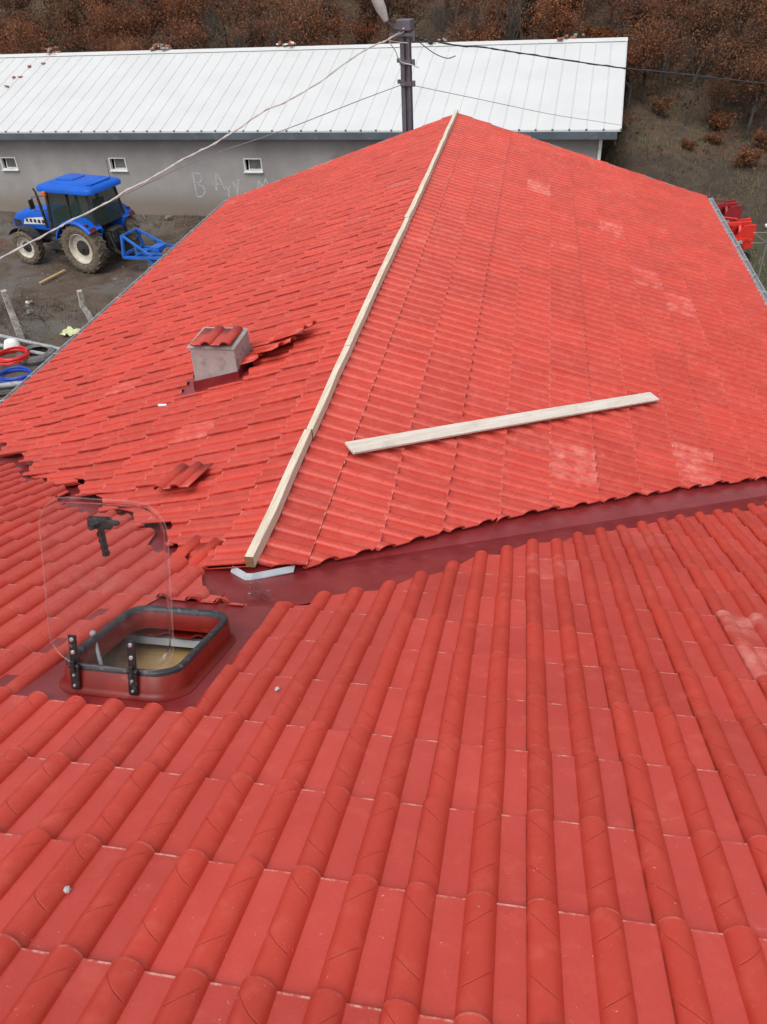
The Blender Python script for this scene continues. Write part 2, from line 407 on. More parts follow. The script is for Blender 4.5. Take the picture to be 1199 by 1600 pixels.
def axis_pts(lo, hi, step, far):
    a = []; x = lo
    while x < hi: a.append(x); x += step
    a.append(hi); pre = []; st = step; x = lo
    while x > -far: st *= 1.35; x -= st; pre.append(x)
    st = step; x = hi; post = []
    while x < far: st *= 1.35; x += st; post.append(x)
    return list(reversed(pre)) + a + post
gx, gy = axis_pts(-24, 18, .35, 420), axis_pts(8, 48, .35, 420)
g = MB(); nx = len(gx)
g.v = [V((x, y, terr(x, y))) for y in gy for x in gx]
g.f = [(j * nx + i, j * nx + i + 1, (j + 1) * nx + i + 1, (j + 1) * nx + i) for j in range(len(gy) - 1) for i in range(nx - 1)]
g.m = [0] * len(g.f)
tag(g.build('ground', 'ground', smooth=180), kind='structure')

# ------------------------------------------------------------------ the house: roofs of red double-roll tiles
A_, B_ = .39703, .31225                     # slopes of main roof and of wing
ca, sa, cb, sb = math.cos(A_), math.sin(A_), math.cos(B_), math.sin(B_)
ta, tb = math.tan(A_), math.tan(B_)
Z0, WY = 5.4, 12.35
LEN, WID = .353, .30
ZO = -.020
HO = V((0, 4, 0))
house = empty('red_roofed_house', HO)
tag(house, 'house covered in bright red double-roll tiles, its long wing roof running to the white barn', 'house')

def interp(pts, x):
    if x <= pts[0][0]: return pts[0][1] + (x - pts[0][0]) * (pts[1][1] - pts[0][1]) / (pts[1][0] - pts[0][0])
    for (a, b), (c, d) in zip(pts, pts[1:]):
        if x <= c: return b + (x - a) * (d - b) / (c - a)
    a, b = pts[-2]; c, d = pts[-1]; return d + (x - c) * (d - b) / (c - a)

HR = .029
prof = []                                   # (u, height, segment id, s, kind)
for base, kind in ((0.0, 1), (.150, 2)):
    for s_ in (-1, -.93, -.72, -.4, 0, .4, .72, .93, 1):
        prof.append((base + .039 + .039 * s_, HR * (max(0, 1 - s_ * s_)) ** .62, s_, kind))
    prof.append((base + .078, 0, 0, 0)); prof.append((base + .156 if base == 0 and False else base + .150 + (.012 if base else 0), 0, 0, 0))

class Tiles:
    def __init__(s): s.v, s.f, s.uv, s.ru, s.tint, s.fade, s.jit = [], [], [], [], [], [], []
    def quad(s, P, uv, ru, at):
        n = len(s.v); s.v += P; s.f.append(tuple(range(n, n + len(P)))); s.uv += uv; s.ru += ru
        s.tint.append(at[0]); s.fade.append(at[1]); s.jit.append(at[2])
    def tile(s, O, U, D, Nn, tu, tail, clip, rg, lift=.004, fade=0, cells=None, extra=None):
        tail = tail + rg.uniform(-.004, .004); head = tail - LEN - .025; full = LEN + .025
        dz0, dz1 = rg.uniform(0, lift), rg.uniform(0, lift)          # lift of left and right tail corners
        sideL = .002 + rg.uniform(0, lift * 1.3)
        sk = rg.uniform(-.003, .003); du = rg.uniform(-.0022, .0022); rise = .016
        at = (rg.random(), fade, rg.uniform(-1, 1)); thk = .009
        def pos(u, v, h):
            q = (v - head) / full
            z = ZO + .004 + rise * q + h + (dz0 * (1 - u / WID) + dz1 * u / WID) * q
            if u < .05: z += sideL * (1 - u / .05)
            if extra: z += extra(tu + u, v)
            return O + U * (tu + u + du + sk * q) + D * v + Nn * z
        cols = []
        for (u, h, ss, kd) in prof:
            r = clip(tu + u, head, tail)
            cols.append(None if r is None else r)
        for i in range(len(prof) - 1):
            a, b = prof[i], prof[i + 1]
            if b[0] - a[0] < 1e-6 or cols[i] is None or cols[i + 1] is None: continue
            kd = a[3] if (a[3] and a[3] == b[3]) else 0
            (a0, a1), (b0, b1) = cols[i], cols[i + 1]
            qs = (0, .5, 1)
            for k in range(2):
                va0, va1 = a0 + (a1 - a0) * qs[k], a0 + (a1 - a0) * qs[k + 1]
                vb0, vb1 = b0 + (b1 - b0) * qs[k], b0 + (b1 - b0) * qs[k + 1]
                P = [pos(a[0], va0, a[1]), pos(b[0], vb0, b[1]), pos(b[0], vb1, b[1]), pos(a[0], va1, a[1])]
                f = lambda v: (v - head - .025) / LEN
                s.quad(P, [(a[0] / WID, f(va0)), (b[0] / WID, f(vb0)), (b[0] / WID, f(vb1)), (a[0] / WID, f(va1))],
                       [(a[2], kd), (b[2], kd), (b[2], kd), (a[2], kd)], at)
            # tail riser
            P = [pos(a[0], a1, a[1]), pos(b[0], b1, b[1]), pos(b[0], b1, b[1] - thk), pos(a[0], a1, a[1] - thk)]
            s.quad(P, [(a[0] / WID, .9)] * 4, [(0, 0)] * 4, at)
        if cols[0] is not None:                                       # side lip
            v0, v1 = cols[0]
            P = [pos(0, v0, 0), pos(0, v1, 0), pos(0, v1, -thk), pos(0, v0, -thk)]
            s.quad(P, [(0, .5)] * 4, [(0, 0)] * 4, at)
        for i in range(1, len(prof)):                                 # cut sides beside missing columns
            if (cols[i] is None) != (cols[i - 1] is None):
                k = i if cols[i] is not None else i - 1
                v0, v1 = cols[k]; u, h = prof[k][0], prof[k][1]
                s.quad([pos(u, v0, h), pos(u, v1, h), pos(u, v1, h - thk), pos(u, v0, h - thk)], [(.5, .5)] * 4, [(0, 0)] * 4, at)
    def build(s, name, parent, off):
        me = bpy.data.meshes.new(name); o3 = V(off)
        me.from_pydata([tuple(v - o3) for v in s.v], [], s.f); me.materials.append(MT['tile'])
        for nm, dat in (('tile', s.uv), ('roll', s.ru)):
            l = me.uv_layers.new(name=nm); l.data.foreach_set('uv', [c for p in dat for c in p])
        for nm, dat in (('tint', s.tint), ('fade', s.fade), ('jit', s.jit)):
            a = me.attributes.new(nm, 'FLOAT', 'FACE'); a.data.foreach_set('value', dat)
        bm = bmesh.new(); bm.from_mesh(me); bmesh.ops.remove_doubles(bm, verts=bm.verts, dist=.0002); bm.to_mesh(me); bm.free()
        shade(me, 38)
        ob = bpy.data.objects.new(name, me); col.objects.link(ob); ob.parent = parent
        return ob

# main slope ------------------------------------------------
mU, mD, mN, mO = V((1, 0, 0)), V((0, ca, -sa)), V((0, sa, ca)), V((0, 0, Z0))
mainR = [(.0, -.43), (.27, -.40), (.50, -.20), (.737, -.03), (1.39, .74), (2.26, 1.46), (3.33, 2.24), (4.3, 2.98)]
mainL = [(.0, -.43), (.25, -.30), (.58, -.0), (1.03, .50), (1.99, 1.36), (3.23, 2.38), (4.3, 3.22)]
jt = {}
def cellj(key, amp):
    if key not in jt: jt[key] = R.uniform(-amp, amp)
    return jt[key]
HX0, HX1, HV0, HV1 = -.345, .300, -1.485, -.455            # opening for the hatch flashing
def clip_main(u, v0, v1):
    c = math.floor((u + .022) / .15)
    if u >= 0: lim = interp(mainR, c * .15 + .04 if c * .15 > .0 else .02) + cellj(('m', c), .03) + .4 * (u - c * .15 - .04)
    else:
        ax = -u; lim = .715 * ax - .01
        for h0, h1, dp_ in ((-.1, .22, .34), (.22, .44, .20), (.50, .80, .22), (1.45, 1.95, .20), (2.45, 2.75, .12), (3.1, 3.3, .12)):
            if h0 < ax <= h1: lim -= dp_
        lim += cellj(('m', c), .035)
    lim = min(lim / ca, 3.46 / ca)
    if HX0 < u < HX1:
        if v1 <= HV0 + .02: pass
        elif v0 < HV0 < v1 and v0 < HV0 - .05: v1 = HV0
        elif v0 >= HV1 - .06: v0 = max(v0, HV1)
        else:
            if v1 <= HV1 + .01: return None
            v0 = HV1
    v1 = min(v1, lim)
    return None if v1 <= v0 + .004 else (v0, v1)
T = Tiles(); rg = random.Random(11)
uo = 1.478 - .30 * 30
for j in range(-8, 14):
    tail = -1.132 + LEN * j
    for i in range(0, 56):
        tu = uo + i * WID
        if tail < -4.0 / ca: continue
        fd = 0
        x = tu + .15
        if 2.3 < x < 2.8 and j in (2, 3): fd = .6
        if rg.random() < .02: fd = rg.uniform(.1, .22)
        T.tile(mO, mU, mD, mN, tu, tail, clip_main, rg, lift=.0035, fade=fd,
               extra=lambda u, v: .006 * mnoise.noise(V((u * 1.1, v * 1.1, 2))))
main_roof = T.build('main_roof', house, HO)
tag(main_roof, 'near roof slope of red double-roll tiles with the open hatch')
# back slope of the main roof, behind the camera
bm_ = MB(); yb, zb = -4.05, Z0 + 4.05 * ta
bm_.add([(-7.6, yb, zb), (8.0, yb, zb), (8.0, yb - 7, zb - 7 * ta), (-7.6, yb - 7, zb - 7 * ta)], [(0, 1, 2, 3)])
bm_.tube([(-7.6, yb, zb + .02), (8.0, yb, zb + .02)], .11, 12)
bm_.build('rear_roof', 'curb', house, off=HO)

# wing slopes ------------------------------------------------
wR = dict(U=V((0, -1, 0)), D=V((cb, 0, -sb)), N=V((sb, 0, cb)), O=mO)
wL = dict(U=V((0, 1, 0)), D=V((-cb, 0, -sb)), N=V((-sb, 0, cb)), O=mO)
edgeR = [(0.06, .0), (.149, .238), (.517, .642), (1.253, 1.40), (1.984, 2.317), (2.868, 3.483), (3.6, 4.46)]   # y -> x
edgeL = [(-.03, .05), (.02, .27), (.231, .534), (.59, .83), (1.167, 1.625), (2.039, 2.69), (2.965, 3.75), (3.6, 4.46)]
VMAX = 4.69
def clip_wr(u, v0, v1):
    y = -u; c = math.floor((u + 12.35) / .15)
    lim = interp(edgeR, y) / cb + cellj(('r', c), .012) + .008 * mnoise.noise(V((u * 9, 0, 0)))
    lim = min(lim, VMAX); v0 = max(v0, .015); v1 = min(v1, lim)
    return None if (v1 <= v0 + .004 or y < .05) else (v0, v1)
def clip_wl(u, v0, v1):
    y = u; c = math.floor((u - 12.05) / .30)
    yq = 12.05 + (c + .6) * .30
    lim = interp(edgeL, yq) / cb + cellj(('l', c), .11) - .02 + .035 * mnoise.noise(V((u * 16, 3, 0))) + .35 * (u - yq)
    t_lim = VMAX if lim > VMAX - .1 else lim
    v0 = max(v0, .015); v1 = min(v1, t_lim)
    if hole_l(y, (v0 + v1) / 2): return None
    return None if (v1 <= v0 + .004 or y < -.02) else (v0, v1)
CH = (-1.47, -1.05, 2.87, 3.28)                 # chimney x0 x1 y0 y1
def hole_l(y, v):
    x = -v * cb
    return CH[0] - .13 < x < CH[1] + .12 and 2.76 < y < CH[3]
faded = [(2.5, 8.48), (3.2, 6.4), (2.95, 6.8), (2.87, 2.8), (1.85, 2.15), (1.6, 9.3)]
def wing(name, S, clip, left):
    T = Tiles(); rg = random.Random(23 + left)
    for j in range(0, 14):
        tail = .275 + .363 * j
        if tail > VMAX + .05: tail = VMAX
        jog = (j % 3) * .02 + rg.uniform(0, .03)
        for i in range(0, 44):
            if left: tu = WY - .3 - i * .3 + (.0 if j % 2 else -.0) - jog * .3
            else: tu = -WY + i * .3 + jog
            yc = tu + .15 if left else -(tu + .15)
            if yc < -.4: continue
            x = tail * cb
            fd = .03 if left else .07  # base paleness: dust plus sky sheen put into the colour, stronger on the right
            if not left:
                for fx, fy in faded:
                    if abs(yc - fy) < .32 and abs(x - .17 - fx) < .2: fd = .45
                if rg.random() < .03: fd = rg.uniform(.1, .25)
            elif rg.random() < .04: fd = rg.uniform(.1, .3)
            if left: ex = (lambda u, v: .007 * mnoise.noise(V((u * .9, v * .9, 5))) + .050 * max(0, 1 - max(0, interp(edgeL, u) / cb - v) / .75) ** 1.3)
            else: ex = (lambda u, v: .007 * mnoise.noise(V((u * .9, v * .9, 5))) + .022 * max(0, 1 - max(0, interp(edgeR, -u) / cb - v) / .6) ** 1.3)
            T.tile(S['O'], S['U'], S['D'], S['N'], tu, tail, clip, rg, lift=.008 if left else .004, fade=fd, extra=ex)
    return T.build(name, house, HO)
tag(wing('wing_roof_right', wR, clip_wr, 0), 'right slope of the wing roof, with a plank lying on it')
tag(wing('wing_roof_left', wL, clip_wl, 1), 'left slope of the wing roof, with the stub chimney and lifted tiles')
for o in house.children:
    if o.name.startswith('wing_roof'): o.name = 'wing_roof'

# deck under the tiles, with the hatch opening
dk = MB(); zd = ZO - .022
def mp(x, v, h=0): return mO + mU * x + mD * v + mN * h
def wp(side, x, y, h=0):
    S = wR if side > 0 else wL
    return V((0, y, Z0)) + S['D'] * (x / cb) + S['N'] * h
OX0, OX1, OV0, OV1 = -.31, .25, -1.47, -.66             # clear opening of the hatch
ve = 3.43 / ca
for x0, x1, v0, v1 in ((-7.6, OX0, -4.05 / ca, ve), (OX1, 8, -4.05 / ca, ve), (OX0, OX1, -4.05 / ca, OV0), (OX0, OX1, OV1, ve)):
    dk.add([mp(x0, v0, zd), mp(x1, v0, zd), mp(x1, v1, zd), mp(x0, v1, zd)], [(0, 1, 2, 3)])
for sd_ in (-1, 1):
    dk.add([wp(sd_, 0, 0, zd), wp(sd_, 4.44, 4.44 * tb / ta, zd), wp(sd_, 4.44, WY - .03, zd), wp(sd_, 0, WY - .03, zd)], [(0, 1, 2, 3)])
dk.build('roof_deck', 'curb', house, off=HO)
# valley flashing
k_ = tb / ta
fl = MB(); zf = ZO - .004
def vpt(sd_, x): return V((sd_ * x, k_ * x, Z0 - x * tb + zf * 1.05))
for sd_ in (-1, 1):
    ns = 24
    for i in range(ns):
        xa, xb = 4.44 * i / ns, 4.44 * (i + 1) / ns
        dn = .70 if i < 2 else .58
        fl.add([mp(sd_ * xa, (k_ * xa - dn) / ca, zf), mp(sd_ * xb, (k_ * xb - dn) / ca, zf), vpt(sd_, xb), vpt(sd_, xa)], [(0, 1, 2, 3)])
        fl.add([vpt(sd_, xa), vpt(sd_, xb), wp(sd_, xb, k_ * xb + .45, zf), wp(sd_, xa, k_ * xa + .45, zf)], [(0, 1, 2, 3)])
fl.build('valley_flashing', 'flash', house, off=HO, smooth=40)

# walls, eaves and gable
wl = MB()
wl.box((0, (3.5 + 12.1) / 2 - .1, 1.95), (8.3, 8.6, 3.9))
wl.box((0.2, -4, 1.95), (14.6, 14.2, 3.9))
wl.prism([(-4.15, 3.9), (4.15, 3.9), (0, 5.25)], 'Y', 11.9, 12.1)
wl.build('wall', 'plaster', house, off=HO)
# gutters
for sd_, lab in ((1, 'zinc gutter along the right eave of the wing'), (-1, 'zinc gutter along the left eave of the wing')):
    gm = MB(); P = []; n = 8; xs = sd_ * 4.47; zt = Z0 - 4.46 * tb - .03
    prof_g = []
    for k in range(n + 1):
        a = math.pi * k / n; prof_g.append((xs + sd_ * (.055 - .055 * math.cos(a)), zt - .055 * math.sin(a)))
    outer = [(p[0], p[1]) for p in prof_g]
    inner = [(xs + sd_ * (.055 - .050 * math.cos(math.pi * k / n)), zt - .050 * math.sin(math.pi * k / n)) for k in range(n, -1, -1)]
    gm.prism(outer + inner, 'Y', 3.7, WY + .02)
    gm.tube([(xs + sd_ * .11, 3.7, zt), (xs + sd_ * .11, WY + .02, zt)], .009, 8)
    gm.prism([(xs + sd_ * (.055 - .05 * math.cos(math.pi * k / n)), zt - .05 * math.sin(math.pi * k / n)) for k in range(n + 1)], 'Y', WY - .01, WY + .015)
    go = gm.build('gutter', 'zinc', house, off=HO); tag(go, lab)
    y = 4.2
    while y < WY:
        b = MB(); b.box((xs + sd_ * .045, y, zt + .012), (.14, .022, .005)); b.box((xs + sd_ * .118, y, zt - .004), (.006, .022, .03))
        b.build('gutter_bracket', 'zinc', go, off=HO); y += .62
    # fascia
for sd_ in (-1, 1):
    fb = MB(); fb.box((sd_ * 4.43, 8, Z0 - 4.44 * tb - .11), (.03, 8.66, .14)); fb.build('fascia_board', 'plank', house, off=HO)
vg = MB()
for sd_ in (-1, 1):
    vg.bar(wp(sd_, .0, WY + .0, -.03), wp(sd_, 4.44, WY, -.03), .025, .07)
vg.build('verge_strip', 'zinc', house, off=HO)

# stub chimney: part of the house
ch = MB(); zc = lambda x: Z0 - abs(x) * tb
x0, x1, y0, y1 = CH
Pc = []
for x, y in ((x0, y0), (x1, y0), (x1, y1), (x0, y1)): Pc.append((x, y, zc(x) - .1))
top = 5.325
for x, y in ((x0 + .02, y0), (x1, y0), (x1, y1), (x0 + .02, y1)): Pc.append((x, y, top))
ch.add(Pc, [(0, 1, 5, 4), (1, 2, 6, 5), (2, 3, 7, 6), (3, 0, 4, 7), (4, 5, 6, 7)])
ch.add([(x0 - .012, y0 - .012, top - .0), (x1 + .012, y0 - .012, top), (x1 + .012, y1 + .012, top), (x0 - .012, y1 + .012, top),
        (x0 + .01, y0 + .01, top + .022), (x1 - .01, y0 + .01, top + .022), (x1 - .01, y1 - .01, top + .022), (x0 + .01, y1 - .01, top + .022)],
       [(0, 3, 2, 1), (4, 5, 6, 7), (0, 1, 5, 4), (1, 2, 6, 5), (2, 3, 7, 6), (3, 0, 4, 7)])
cho = ch.build('chimney', 'plaster', house, off=HO, bevel=.008)
cf_ = MB()
e = .012
for (xa, ya), (xb, yb_) in (((x0 - e, y0 - e), (x1 + e, y0 - e)), ((x1 + e, y0 - e), (x1 + e, y1 + e)), ((x0 - e, y1 + e), (x0 - e, y0 - e))):
    cf_.add([(xa, ya, zc(xa) - .03), (xb, yb_, zc(xb) - .03), (xb, yb_, zc(xb) + .062), (xa, ya, zc(xa) + .085 if xa < -1.2 else zc(xa) + .062)], [(0, 1, 2, 3)])
q = lambda x, y, h: wp(-1, -x, y, h)
cf_.add([q(x0 - .22, y0 - .10, -.004), q(x1 + .16, y0 - .16, -.016), q(x1 + .16, y1 + .1, -.010), q(x0 - .22, y1 + .1, -.004)], [(0, 1, 2, 3)])
cf_.build('chimney_flashing', 'flash', cho, off=HO)

# ------------------------------------------------------------------ roof hatch (thing of its own, hinged acrylic lid standing open)
XC, VC = -.032, -1.085
hm = Matrix((mU, mD, mN)).transposed().to_4x4(); hm.translation = mp(XC, VC, ZO)
hatch = empty('roof_hatch', None, mat=hm)
tag(hatch, 'maroon framed roof hatch with its clear lid standing open', 'roof hatch')
def rrect(hx, hy, r, n=7):
    P = []
    for cx, cy, a0 in ((hx - r, hy - r, 0), (-hx + r, hy - r, 90), (-hx + r, -hy + r, 180), (hx - r, -hy + r, 270)):
        for k in range(n + 1):
            a = math.radians(a0 + 90 * k / n); P.append((cx + r * math.cos(a), cy + r * math.sin(a)))
    return P
def rings(mb, lst, close=True, mi=0):
    """lst of (hx,hy,r,z): lofts rounded rectangles"""
    base = len(mb.v); n = 32; P = []
    for hx, hy, r, z in lst: P += [(x, y, z) for x, y in rrect(hx, hy, r)]
    F = []
    for k in range(len(lst) - 1):
        for i in range(n):
            j = (i + 1) % n; F.append((k * n + i, k * n + j, (k + 1) * n + j, (k + 1) * n + i))
    mb.add(P, F, mi)
# apron sheet with the hole, and a shallow welded base ring
ap = MB(); hx, hy = .235, .315
ax0, ax1, ay0, ay1 = -.50, .352, -.43, .655
rin = rrect(.215, .295, .09)
def outp(x, y):
    s_ = 1e9
    for lim, c in ((ax1 if x > 0 else ax0, x), (ay1 if y > 0 else ay0, y)):
        if abs(c) > 1e-6: s_ = min(s_, lim / c)
    return (x * s_, y * s_)
P = [(x, y, .020) for x, y in rin]; Q = [outp(x, y) for x, y in rin]; P += [(x, y, .014) for x, y in Q]
n = 32; ap.add(P, [(i, (i + 1) % n, n + (i + 1) % n, n + i) for i in range(n)])
for cx, cy in ((ax0, ay0), (ax1, ay0), (ax0, ay1), (ax1, ay1)):
    i = min(range(n), key=lambda i: (Q[i][0] - cx) ** 2 + (Q[i][1] - cy) ** 2)
    for i in range(n):
        a, b = Q[i], Q[(i + 1) % n]
        if (abs(a[0] - cx) < 1e-4) != (abs(b[0] - cx) < 1e-4) and (abs(a[1] - cy) < 1e-4 or abs(b[1] - cy) < 1e-4):
            ap.add([(a[0], a[1], .014), (cx, cy, .014), (b[0], b[1], .014)], [(0, 1, 2)])
ap.build('apron', 'flash', hatch, smooth=40)
cu_ = MB()
rings(cu_, [(.268, .343, .13, .021), (.256, .332, .12, .025), (.247, .323, .11, .042), (.240, .316, .105, .103), (.234, .310, .10, .108), (.214, .290, .085, .108), (.208, .284, .08, .10), (.206, .282, .08, .025)])
cu_.build('curb', 'curb', hatch, smooth=50)
se = MB()
rings(se, [(.237, .313, .10, .104), (.238, .314, .10, .118), (.232, .308, .095, .124), (.217, .293, .085, .124), (.210, .286, .08, .118), (.207, .283, .08, .102)])
se.build('seal', 'seal', hatch, smooth=50)
# lid: dished acrylic pane swung up square to the roof about its upslope edge
lidm = Matrix.Translation((0, -.318, .130)) @ Matrix.Rotation(math.radians(90), 4, 'X') @ Matrix.Translation((0, .318, 0))
# closed lid lies in local XY (0..), after rotation its far edge points along +N
ld = MB()
rings(ld, [(.190, .262, .08, -.028), (.215, .290, .095, -.022), (.226, .302, .105, -.004), (.242, .318, .115, 0), (.244, .320, .117, -.006), (.230, .306, .107, -.008), (.218, .292, .097, -.026), (.190, .262, .08, -.032)])
nn_ = 32
for z in (-.028, -.032): ld.add([(x, y, z) for x, y in rrect(.190, .262, .08)], [tuple(range(nn_))])
lid = ld.xf(lidm).build('lid', 'acrylic', hatch, smooth=25)
lrm = MB(); lrm.tube([(x, y, -.001) for x, y in rrect(.2435, .3195, .117)], .0028, 6, closed=True); lrm.xf(lidm).build('lid_edge', 'lidedge', lid)
# lid local: x across, z from .15 (hinge) up to .78
Y_ = -.318
for hxp in (-.145, .085):
    h_ = MB()
    h_.box((hxp, Y_ - .012, .195), (.034, .008, .115), bev=.004)
    h_.tube([(hxp - .02, Y_ - .014, .130), (hxp + .02, Y_ - .014, .130)], .010, 10)
    h_.box((hxp, Y_ - .016, .080), (.036, .010, .085), bev=.004)
    h_.box((hxp, Y_ - .022, .130), (.016, .016, .05), bev=.003)
    ho = h_.build('hinge', 'blackp', hatch, smooth=35)
    for z, r in ((.235, .0085), (.185, .0085), (.096, .006), (.054, .006)):
        sc_ = MB(); yy = Y_ - (.016 if z > .15 else .021)
        sc_.lathe([(0, -.006), (r * .7, -.006), (r, -.003), (r, .003)], (hxp, yy, z), 'Y', 14)
        sc_.build('screw', 'screw', ho)
hd = MB()
hz = .66
# grip bar and hanging latch tongue on the inner face of the lid
hd.box((-.05, Y_ + .075, hz), (.098, .036, .044), bev=.014)
hd.tube([(-.05, Y_ + .01, hz), (-.05, Y_ + .07, hz)], .012, 10)
hd.box((.018, Y_ + .045, hz + .012), (.045, .022, .018), bev=.005)
hd.build('handle', 'blackp', hatch, smooth=40)
la = MB()
la.bar((-.042, Y_ + .06, hz - .005), (-.022, Y_ + .05, hz - .115), .020, .012)
for k in range(4): la.lathe([(.012, -.009), (.014, 0), (.012, .009)], (-.039 + .005 * k, Y_ + .055, hz - .035 - .024 * k), 'Y', 8)
la.build('latch', 'blackp', hatch, smooth=40)
stt = MB(); stt.tube([(-.222, -.06, .115), (-.165, -.10, -.04), ], .009, 10); stt.tube([(-.165, -.10, -.04), (-.15, -.11, -.12)], .004, 8)
sto = stt.build('stay_strut', 'zinc', hatch)
bo = MB(); bo.lathe([(0, -.012), (.010, -.010), (.014, 0), (.010, .010), (0, .012)], (-.224, -.062, .136), 'Y', 16)
bo.build('stay_bolt', 'screw', sto)
# attic seen through the opening
att = MB()
def zt_(x, y): return None
# plywood floor (horizontal in world) and dark sides, in world coordinates
inv = hm.inverted()
def hw(mb): return mb.xf(inv)
a1_ = MB(); a1_.box((.03, .10, -.14), (1.0, 1.30, .02)); a1_.build('attic_floor', 'ply', hatch)
a2_ = MB(); a2_.box((.04, .0, -.125), (.10, .30, .02), Matrix.Rotation(-.5, 3, 'Z')); a2_.build('attic_joist', 'bark', hatch)
a3_ = MB(); a3_.box((.07, -.06, -.09), (.12, .05, .07)); a3_.build('attic_block', 'beam', hatch)
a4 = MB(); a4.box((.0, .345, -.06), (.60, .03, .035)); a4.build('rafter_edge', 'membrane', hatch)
a6 = MB(); wv = [(x * .012 - .27, -.012 + .016 * max(0, math.sin(x * .5))) for x in range(46)]
a6.prism(wv + [(x, z - .008) for x, z in reversed(wv)], 'Y', .30, .42); a6.build('tile_edge', 'curb', hatch)
a5 = MB()
for xx in (-.47, .53): a5.box((xx, .10, -.105), (.02, 1.30, .11))
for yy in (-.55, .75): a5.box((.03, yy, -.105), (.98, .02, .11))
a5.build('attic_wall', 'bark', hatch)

# ------------------------------------------------------------------ loose things on the roof
def beam(y0, y1, lab, wd=.052, ht=.075, x0=.0, x1=.0):
    o = empty('ridge_batten', (x0, y0, Z0 + .012))
    m = MB(); n = max(3, int((y1 - y0) / .35)); P = []
    for i in range(n + 1):
        t = i / n; y = (y1 - y0) * t; bx = (x1 - x0) * t + R.uniform(-.004, .004) + .005 * math.sin(t * 5 + y0); bz = R.uniform(-.003, .003)
        w2 = wd / 2 * R.uniform(.93, 1.06)
        P += [(bx - w2, y, bz), (bx + w2, y, bz), (bx + w2 * .96, y, ht + bz), (bx - w2 * .96, y, ht + bz)]
    F = []; Fm = []
    for i in range(n):
        for k in range(4): F.append((i * 4 + k, i * 4 + (k + 1) % 4, i * 4 + 4 + (k + 1) % 4, i * 4 + 4 + k))
    m.add(P, F); m.add([P[0], P[1], P[2], P[3]], [(0, 1, 2, 3)], 1); m.add(P[-4:], [(0, 1, 2, 3)], 1)
    b = m.build('timber', ['beam', 'beam_end'], o, smooth=0, bevel=.004)
    tag(o, lab, 'batten', 'pale battens laid end to end along the ridge')
    return o
beam(.04, 1.37, 'pale ridge batten nearest the valley, its sawn end showing', x0=.0, x1=.0)
beam(1.376, 2.67, 'short pale ridge batten second from the valley, level with the near end of the plank', wd=.050, x0=.0, x1=0)
beam(2.676, 6.03, 'long pale ridge batten beside the chimney and lifted tiles', wd=.054, ht=.076, x0=.0, x1=-.0)
beam(6.036, 12.25, 'pale ridge batten at the far end, reaching the gable top', wd=.055, x0=0, x1=0)

# plank on the right slope
pa, pb = V((.26, 1.34)), V((2.575, 3.60)); dv = (pb - pa)
pA, pB = wp(1, pa.x, pa.y, .058), wp(1, pb.x, pb.y, .058)
px_ = (pB - pA).normalized(); py_ = wR['N'].cross(px_).normalized(); pz_ = px_.cross(py_)
pm = Matrix((px_, py_, pz_)).transposed().to_4x4(); pm.translation = pA
pl = MB(); Lp = (pB - pA).length; n = 10; P = []
for i in range(n + 1):
    t = i / n; x = Lp * t; z = .006 * math.sin(t * 3.1); w2 = .060
    P += [(x + (.015 if i == n else 0), -w2, z - .009), (x, w2, z - .009), (x, w2, z + .010), (x, -w2, z + .010)]
F = [(i * 4 + k, i * 4 + (k + 1) % 4, i * 4 + 4 + (k + 1) % 4, i * 4 + 4 + k) for i in range(n) for k in range(4)] + [(0, 1, 2, 3), (n * 4, n * 4 + 3, n * 4 + 2, n * 4 + 1)]
pl.add(P, F); plo = pl.build('plank', 'plank', None, smooth=0, bevel=.003); plo.matrix_world = pm
tag(plo, 'long pale plank lying slantwise on the right slope of the wing roof', 'plank')

def loose_tile(name, mat, lab, cols=1, length=None, seed=1, cat='roof tile', group=None, warp=0, u0=0, u1=.313, dirt=0):
    """a single tile sheet with its own thickness"""
    rg = random.Random(seed); T = Tiles()
    O0 = V((0, 0, 0)); full = length or LEN
    us = []
    for c in range(cols): us.append(c * WID)
    def cl(u, v0, v1):
        if u < u0 - 1e-6 or u > u1 * cols + 1e-6: return None
        v0 = max(v0, 0); return (v0 + .01 * mnoise.noise(V((u * 20, seed, 0))), v1 + .008 * mnoise.noise(V((u * 25, 0, seed))))
    for tu in us:
        T.tile(O0, V((1, 0, 0)), V((0, 1, 0)), V((0, 0, 1)), tu, full, cl, rg, lift=.002, fade=0,
               extra=lambda u, v: warp * math.sin(v * 7 + u * 5 + seed))
    ob = T.build(name, None, (0, 0, 0))
    # face normals of the helper axes are flipped (left-handed frame) - give the sheet real thickness
    md = ob.modifiers.new('thick', 'SOLIDIFY'); md.thickness = .010; md.offset = 0
    ob.matrix_world = mat
    tag(ob, lab, cat, group); return ob
def frame_mat(origin, D, Nn, lift=0, twist=0, pitch=0, rollr=0):
    U = D.cross(Nn).normalized()
    # local x = -U? keep right-handed: x=U, y=D, z=x cross y
    m = Matrix((U, D, U.cross(D))).transposed().to_4x4()
    if U.cross(D).dot(Nn) < 0: m = Matrix((-U, D, (-U).cross(D))).transposed().to_4x4()
    m.translation = origin + Nn * lift
    return m @ Matrix.Rotation(twist, 4, 'Z') @ Matrix.Rotation(pitch, 4, 'X') @ Matrix.Rotation(rollr, 4, 'Y')
